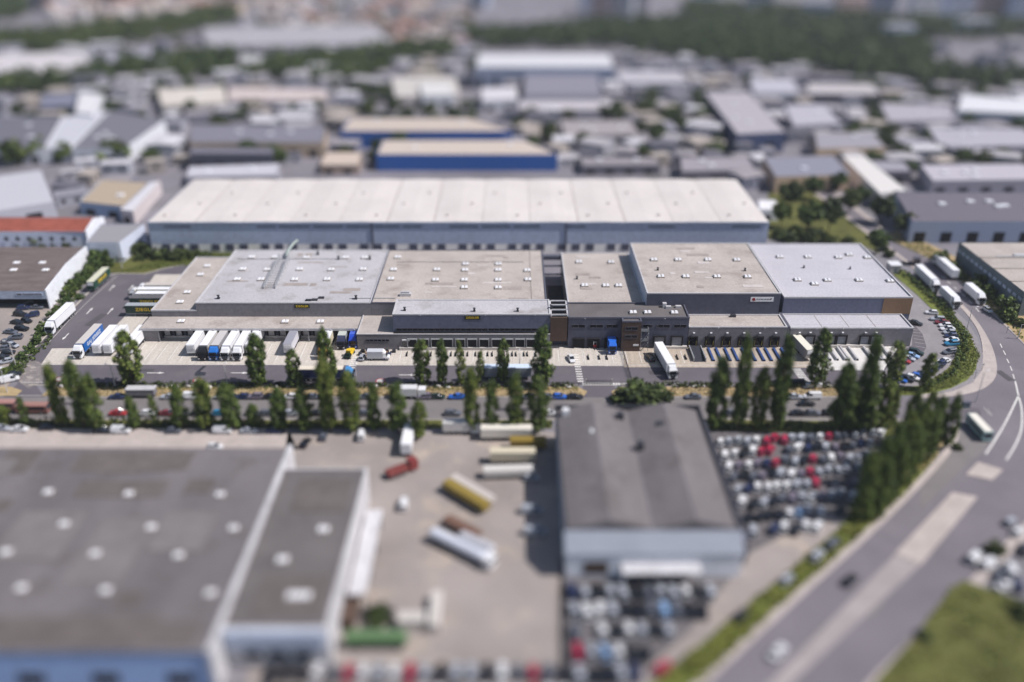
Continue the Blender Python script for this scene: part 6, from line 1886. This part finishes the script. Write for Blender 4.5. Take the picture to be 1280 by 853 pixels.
# tower blocks on the skyline
rf = random.Random(4)
TW = [(748, 22, 14, 34), (765, 18, 14, 40), (782, 24, 16, 36), (800, 20, 13, 30), (735, 14, 16, 30), (938, 20, 14, 36), (956, 8, 16, 30), (1060, 22, 34, 24), (1100, 18, 30, 28), (1150, 24, 30, 30), (1195, 20, 34, 30), (1240, 26, 36, 32), (1275, 30, 30, 30), (1020, 26, 30, 18), (880, 6, 26, 24), (150, 8, 40, 16), (60, 14, 30, 20), (600, 8, 20, 20), (1215, 44, 30, 14), (1120, 52, 26, 14)]
for i, (px, py, w, h) in enumerate(TW):
    p = P(px, py)
    nm, c = rf.choice((('white', (214, 216, 226)), ('pinkish', (206, 178, 176)), ('pale blue', (176, 188, 214)), ('grey', (166, 164, 176))))
    t = thing('tower_block', '', 'building', (p.x, p.y, 0), rf.uniform(-.3, .3), 'apartment blocks on the skyline')
    m = MB(); m.box(-w / 2, w / 2, -7, 7, 0, h, top=False); m.build('wall', M['objwall'], t).color = wallcol(c)
    m = MB(); m.box(-w / 2 - .3, w / 2 + .3, -7.3, 7.3, h, h + .6); m.build('roof', M['objwall'], t).color = wallcol((170, 168, 176))
    for f in range(int(h / 5)):
        m = MB(); m.box(-w / 2 + 1, w / 2 - 1, -7.08, -7.003, 1.5 + f * 5, 3.6 + f * 5); m.build('window', M['window'], t)
    KEEP.append((p.x, p.y, w / 2, [(p.x - w / 2, p.y - 7), (p.x + w / 2, p.y - 7), (p.x + w / 2, p.y + 7), (p.x - w / 2, p.y + 7)]))
    LAB.setdefault((nm, 'apartment block', 'on the far skyline'), []).append(t)

# woods: each belt reads as one leafy mass
for k, (name, poly) in enumerate(WP.items()):
    r = np.random.default_rng(60 + k)
    xs, ys = [p[0] for p in poly], [p[1] for p in poly]
    area = abs(sum(poly[i][0] * poly[(i + 1) % len(poly)][1] - poly[(i + 1) % len(poly)][0] * poly[i][1] for i in range(len(poly)))) / 2
    n = min(2200, int(area / 46))
    cs, ss = [], []
    tries = 0
    while len(cs) < n * 3 and tries < n * 60:
        tries += 1
        x, y = r.uniform(min(xs), max(xs)), r.uniform(min(ys), max(ys))
        if not inside(x, y, poly): continue
        h = r.uniform(7, 15)
        w = r.uniform(3, 5)
        cs.append((x, y, h * .62)); ss.append((w, w, h * .4))
        for _ in range(2):
            cs.append((x + r.uniform(-3, 3), y + r.uniform(-3, 3), h * r.uniform(.35, .8))); ss.append((w * .6, w * .6, h * .22))
    me = leaf_mesh('woodland', cs, ss, 15, 3.4, 60 + k, M['leaf_far'])
    o = bpy.data.objects.new('woodland', me)
    COL.objects.link(o)
    kind(o, 'stuff')
# single trees standing between the halls
rf = random.Random(8)
spots = []
for y0, y1, x0, x1, cnt, where in ((120, 200, 815, 850, 9, 'in the clump beyond the white ridged roof'), (100, 230, 1060, 1290, 62, 'between the halls along the far main road'), (100, 210, 640, 960, 50, 'between the halls east of the blue stores'), (60, 205, 0, 600, 90, 'between the halls west of the blue stores'), (14, 60, 300, 600, 46, 'among the far houses'), (195, 212, 335, 365, 3, 'at the edge of the white ridged roof'), (92, 130, 430, 500, 10, 'in the yellowish clump by the white tent hall')):
    got = tries = 0
    while got < cnt and tries < 500:
        tries += 1
        px, py = rf.uniform(x0, x1), rf.uniform(y0, y1)
        p = P(px, py)
        if in_wood(p.x, p.y) or on_road(p.x, p.y) or not clear(p.x, p.y, 3): continue
        got += 1
        h = rf.uniform(6, 11)
        t = tree('broad_tree', RT[rf.randrange(4)], (p.x, p.y, 0), h, rf.uniform(3.6, 6.2), 9.6, 4.4, '', 'broad trees ' + where, rf.uniform(0, 6.28))
        LAB.setdefault(('green', 'tree', where), []).append(t)
# ------------------------------------------------------------ street furniture and yard details
def lamp(px, base, top, label, arm=(1, 0), group='street lamps around the service road'):
    b = P(px, base)
    h = max(5.0, min(12.5, zat(px, base, top)))
    t = thing('street_lamp', label, 'street lamp', (b.x, b.y, 0), math.atan2(arm[1], arm[0]), group)
    m = MB(); m.cyl((0, 0, 0), (0, 0, h), .15, .09, n=8); m.cyl((0, 0, 0), (0, 0, .8), .16, .16, n=8); m.build('pole', M['coping'] if top < 470 else M['steel'], t)
    m = MB(); m.cyl((0, 0, h - .05), (1.3, 0, h + .15), .05, .045, n=6); m.build('arm', M['coping'], t)
    m = MB(); m.loft([[(1.1, -.16, h + .08), (1.9, -.14, h + .16), (1.9, .14, h + .16), (1.1, .16, h + .08)], [(1.15, -.12, h + .26), (1.85, -.1, h + .28), (1.85, .1, h + .28), (1.15, .12, h + .26)]]); m.build('lamp_head', M['white'], t)
    return t
lamp(144.5, 485.5, 457, 'pale lamp post between entrance hedge and first broad poplar', (-1, .3))
lamp(284.5, 482.5, 457, 'pale lamp post below the row of docked white trucks', (0, 1))
lamp(21, 461, 427, 'lamp post among the low bushes by the workshop lot', (-1, 0))
lamp(9.5, 491, 463, 'lamp post at the private road entrance corner', (-1, 0))
lamp(649.5, 467, 441, 'dark thin lamp post before the slate block docks', (0, 1))
lamp(1207.5, 416, 384, 'tall lamp post on the pavement beside the curved hedge', (1, 0))
lamp(1220, 503, 465, 'lamp post on the pavement corner of the junction', (1, .5))
lamp(152.8, 335.5, 303, 'pale pole on the grass bank at the blue warehouse corner', (1, 0))
lamp(1272, 424, 410, 'short post on the pavement across the main road', (1, 0))
lamp(1163, 551, 530, 'lamp post at the corner of the poplar screen', (1, 0))
lamp(445, 470, 452, 'lamp post beside the staff crossing', (0, 1))

# fences
def fence(label, a, b, h, post=3.0, colr='steel_dark', z=.1):
    pa, pb = P(*a), P(*b)
    L_ = (pb - pa).length
    ang = math.atan2(pb.y - pa.y, pb.x - pa.x)
    t = thing('mesh_fence', label, 'fence', (pa.x, pa.y, 0), ang)
    n = min(90, max(2, int(L_ / post)))
    m = MB()
    for z0 in (.15, .55, .95):
        if z0 < h: m.box(0, L_, -.02, .02, z + z0, z + z0 + .06)
    k = 0
    while k * .35 < L_:
        m.box(k * .35, k * .35 + .05, -.012, .012, z + .1, z + h); k += 1
    m.build('railing', M[colr], t)
    for i in range(n + 1):
        m = MB(); x = L_ * i / n; m.box(x - .05, x + .05, -.05, .05, 0, z + h + .1); m.build('post', M[colr], t)
    return t
fence('long dark railing between the service road and the dry verge', (66, 482.6), (724, 482.6), 1.2, 3.2)
fence('dark railing east of the gate along the dry verge', (776, 482.6), (1090, 482.8), 1.2, 3.2)
fence('dark railing behind the near shed drive', (-30, 534.5), (540, 535.5), 1.3, 4)
fence('dark tall fence between the truck yard and the twin gabled shed lot', (703, 730), (705, 850), 1.6, 3)
fence('dark fence splitting the two aprons beside the brick tower', (777, 437), (789, 478), 1.6, 3)
# sliding gate
pa = P(733, 481)
t = thing('sliding_gate', 'low dark sliding gate across the main entrance drive', 'gate', tuple(pa))
gw = P(764, 481).x - pa.x
m = MB(); m.box(0, gw, -.04, .04, .25, .35); m.box(0, gw, -.04, .04, 1.3, 1.4)
for i in range(40): m.box(i * gw / 40, i * gw / 40 + .05, -.02, .02, .35, 1.3)
m.build('gate_panel', M['steel_dark'], t)
for x in (-.2, gw + .2):
    m = MB(); m.box(x - .15, x + .15, -.15, .15, 0, 1.8); m.build('gate_post', M['concrete_wall'], t)

# pale stone blocks along the verge
rr = random.Random(9)
xs = [77, 92, 180, 194, 208, 214, 224, 236, 241, 252, 262, 275, 340, 346, 360, 470, 498, 520, 548, 560, 584, 652, 706, 712, 790, 868, 880, 1006, 1018]
GBk = 'stone blocks lining the verge'
for i, px in enumerate(xs):
    b = P(px, 484.5 + rr.uniform(-.6, 1.2))
    l, w, h = rr.uniform(.7, 1.5), rr.uniform(.6, .9), rr.uniform(.5, .9)
    m = MB()
    j = lambda: rr.uniform(-.12, .12)
    m.loft([[(-l / 2 + j(), -w / 2 + j(), 0), (l / 2 + j(), -w / 2 + j(), 0), (l / 2 + j(), w / 2 + j(), 0), (-l / 2 + j(), w / 2 + j(), 0)], [(-l / 2 + j(), -w / 2 + j(), h * .7), (l / 2 + j(), -w / 2 + j(), h * .75), (l / 2 + j(), w / 2 + j(), h * .7), (-l / 2 + j(), w / 2 + j(), h * .75)], [(-l / 3 + j(), -w / 3, h), (l / 3, -w / 3 + j(), h), (l / 3 + j(), w / 3, h), (-l / 3, w / 3 + j(), h)]])
    o = m.build('stone_block', M['concrete_wall'])
    o.location = (b.x, b.y, .05)
    o.rotation_euler = (0, 0, rr.uniform(-.5, .5))
    o['category'] = 'stone block'; o['group'] = GBk
    LAB.setdefault(('pale', 'stone block', 'along the verge by the railing'), []).append(o)

# steel guide rails on the aprons
RAILS = []
def rail(x, y0, y1, col, w=.28, h=.45, label=None, skew=.0):
    m = MB(); m.obox((0, (y0 + y1) / 2 - y1), w, abs(y1 - y0), 0, h, 0)
    m.obox((0, y0 - y1 + .3), w + .25, .6, 0, h * .8, 0)
    o = m.build('guide_rail', M[col])
    o.location = (x, y1, ROADZ + .02)
    o.rotation_euler = (0, 0, skew)
    o['category'] = 'guide rail'
    return o
for i, px in enumerate((889.6, 910, 931.2, 951, 971)):
    x = XD(px, 238)
    for s in (-1, 1):
        o = rail(x + s * 1.15, 229.6, 237.7, 'steel_blue', .62, .5, skew=0)
        o['group'] = 'blue guide rails on the tan apron'
        LAB.setdefault(('blue', 'guide rail', 'on the tan apron before the eastern docks'), []).append(o)
x = XD(868, 238)
t = thing('loading_ramp', 'broad dark grey loading ramp at the first eastern dock', 'ramp', (x, 229.2, ROADZ))
m = MB(); m.loft([[(-1.9, 0, 0), (1.9, 0, 0), (1.9, 0, .1), (-1.9, 0, .1)], [(-1.9, 8.6, 0), (1.9, 8.6, 0), (1.9, 8.6, 1.0), (-1.9, 8.6, 1.0)]]); m.build('deck', M['steel_dark'], t)
for s in (-1, 1):
    m = MB(); m.box(s * 1.75 - .15, s * 1.75 + .15, .2, 8.6, 0, 1.2); m.build('side_rail', M['steel'], t)
for i, px in enumerate((1041, 1055, 1084, 1097.5, 1022)):
    x = XD(px, 238)
    for s in (-1, 1):
        o = rail(x + s * 1.25, 230.0, 238.0, 'coping', .55, .75)
        o['group'] = 'pale guide rails on the white apron'
        LAB.setdefault(('pale', 'guide rail', 'on the white apron before the pale grey hall'), []).append(o)
for px in (514.7, 529.5, 544.5, 559.5, 575, 590, 605, 620.5, 635.5, 650, 664):
    x = XD(px, 236)
    for s in (-1, 1):
        o = rail(x + s * 1.2, 232.6, 235.2, 'rubber', .22, .45)
        o['group'] = 'short dark guide rails before the slate block docks'
        LAB.setdefault(('short dark', 'guide rail', 'before the slate block docks'), []).append(o)
for px in (735, 748.5, 758, 821, 845.5, 856):
    x = XD(px, 233)
    o = rail(x, 230.5, 233.2, 'rubber', .25, .5)
    o['group'] = 'short dark guide rails on the middle apron'
    LAB.setdefault(('short dark', 'guide rail', 'on the apron around the brick tower'), []).append(o)

# pallets, bins and clutter by the office
rr = random.Random(2)
for i in range(11):
    x = -45.5 + (i % 6) * 1.9 + rr.uniform(-.3, .3)
    y = 235.4 - (i // 6) * 1.7 + rr.uniform(-.2, .2)
    m = MB()
    m.box(-.5, .5, -.6, .6, .12, .7 + rr.uniform(0, .5)); m.box(-.55, .55, -.65, .65, 0, .12)
    o = m.build('crate', rr.choice((M['rubber'], M['steel_dark'], M['steel_dark'], M['wood'])))
    o.location = (x, y, ROADZ + .02); o.rotation_euler = (0, 0, rr.uniform(-.6, .6))
    o['category'] = 'crate'; o['group'] = 'crates before the low office'
    LAB.setdefault(('dark', 'crate', 'in the clutter before the low office wall'), []).append(o)
for i, px in enumerate((985, 991, 997, 1003)):
    b = P(px, 482)
    m = MB(); m.box(-.7, .7, -.5, .5, .1, 1.25); m.box(-.75, .75, -.55, .55, 1.25, 1.36)
    o = m.build('waste_bin', M['steel_dark']); o.location = (b.x, b.y + .8, .05)
    o['category'] = 'waste bin'; o['group'] = 'waste bins by the eastern crossing'
    LAB.setdefault(('dark', 'waste bin', 'by the crossing at the eastern verge'), []).append(o)
b = P(1016.5, 484)
m = MB(); m.box(-2.2, 2.2, -.7, .7, .1, 1.2); o = m.build('skip_container', M['white']); o.location = (b.x, b.y, .1); tag(o, 'small white skip beside the dark bins at the verge', 'skip')
b = P(1206.5, 511)
t = thing('electric_cabinet', 'teal grey street cabinet on the traffic island', 'cabinet', (b.x, b.y, .16))
m = MB(); m.box(-.9, .9, -.5, .5, .1, 1.9); m.build('body', M['clad_teal'], t)
m = MB(); m.box(-1, 1, -.6, .6, 0, .1); m.build('plinth', M['concrete_wall'], t)
m = MB(); m.box(-1, 1, -.6, .6, 1.9, 2.0); m.build('lid', M['coping_dark'], t)
for px, py, lb in ((1227, 464, 'traffic sign post at the pavement bend'), (1218, 474, 'short bollard post on the wide pavement corner'), (1258, 417, 'small post across the road by the dry grass'), (699, 533, 'yellow sign post at the yard gate')):
    b = P(px, py)
    t = thing('sign_post', lb, 'sign', (b.x, b.y, .1))
    m = MB(); m.cyl((0, 0, 0), (0, 0, 2.4), .05, n=6); m.build('post', M['steel_dark'], t)
    m = MB(); m.box(-.35, .35, -.1, -.05, 1.8, 2.4); m.build('sign_board', M['yellow'] if px == 699 else M['coping'], t)
# low walls and heaps of the truck yard
p = P(450, 790)
for lb, px, py, l, w, h, col in (('pale concrete wall at the end of the green tank', 545, 770, 2.0, 9.0, 2.0, 'concrete_wall'), ('dark heap of tyres above the green tank', 472, 768, 7.0, 3.5, 1.6, 'rubber'), ('pale low kiosk in the middle of the lower yard', 515, 782, 5.0, 2.5, 2.2, 'concrete_wall'), ('brown storage box beside the shed front corner', 437, 770, 3.0, 8.0, 2.5, 'brick')):
    b = P(px, py)
    m = MB()
    if 'heap' in lb:
        for i in range(26):
            a, r_ = rr.uniform(0, 6.28), rr.uniform(0, 1) ** .5
            x, y = math.cos(a) * r_ * l / 2, math.sin(a) * r_ * w / 2
            z = (1 - r_) * h + .15
            m.cyl((x, y, z - .12), (x + .1, y, z + .14), .5, n=10)
        o = m.build('tyre_heap', M[col])
    else:
        m.box(-l / 2, l / 2, -w / 2, w / 2, 0, h); m.box(-l / 2 - .1, l / 2 + .1, -w / 2 - .1, w / 2 + .1, h, h + .15)
        o = m.build('low_wall' if 'wall' in lb else 'yard_kiosk' if 'kiosk' in lb else 'storage_box', M[col])
    o.location = (b.x, b.y, .03)
    tag(o, lb, 'tyre heap' if 'heap' in lb else 'wall' if 'wall' in lb else 'kiosk' if 'kiosk' in lb else 'box')

# ------------------------------------------------------------ air
HAZE = True
if HAZE:
    hz = bpy.data.materials.new('haze')
    hz.use_nodes = True
    nt = hz.node_tree
    nt.nodes.clear()
    out = nt.nodes.new('ShaderNodeOutputMaterial')
    pv = nt.nodes.new('ShaderNodeVolumePrincipled')
    pv.inputs['Color'].default_value = (.86, .9, 1.0, 1)
    pv.inputs['Density'].default_value = 0.00012
    pv.inputs['Anisotropy'].default_value = 0.2
    nt.links.new(pv.outputs[0], out.inputs['Volume'])
    m = MB(); m.box(-3600, 3600, -900, 4600, -1, 135)
    kind(m.build('haze', hz), 'stuff')

# ------------------------------------------------------------ labels that single things out
ORD = ['', 'second', 'third', 'fourth', 'fifth', 'sixth', 'seventh', 'eighth', 'ninth', 'tenth', 'eleventh', 'twelfth']
def ordinal(i, n):
    if i == 0: return 'leftmost'
    if i == n - 1: return 'rightmost'
    if i < (n + 1) / 2: return (ORD[i] if i < 12 else f'{i + 1}th') + ' from the left'
    j = n - 1 - i
    return (ORD[j] if j < 12 else f'{j + 1}th') + ' from the right'
PL = {'bush': 'bushes', 'house': 'houses'}
for (c, noun, where), obs in LAB.items():
    obs.sort(key=lambda o: screen_x(o.location))
    n = len(obs)
    for i, o in enumerate(obs):
        a = 'an' if c[0] in 'aeiou' else 'a'
        if n == 1:
            o['label'] = f'the only {c} {noun} {where}'
        else:
            o['label'] = f'{c} {noun}, {ordinal(i, n)}, {where}'
for rows, where, group in LABROWS:
    rows.sort(key=lambda r_: r_[0])
    for i, (px, h, o) in enumerate(rows):
        size = 'tall' if h > 12 else 'middling' if h > 8.5 else 'small'
        o['label'] = f'{size} poplar, {ordinal(i, len(rows))}, {where}'
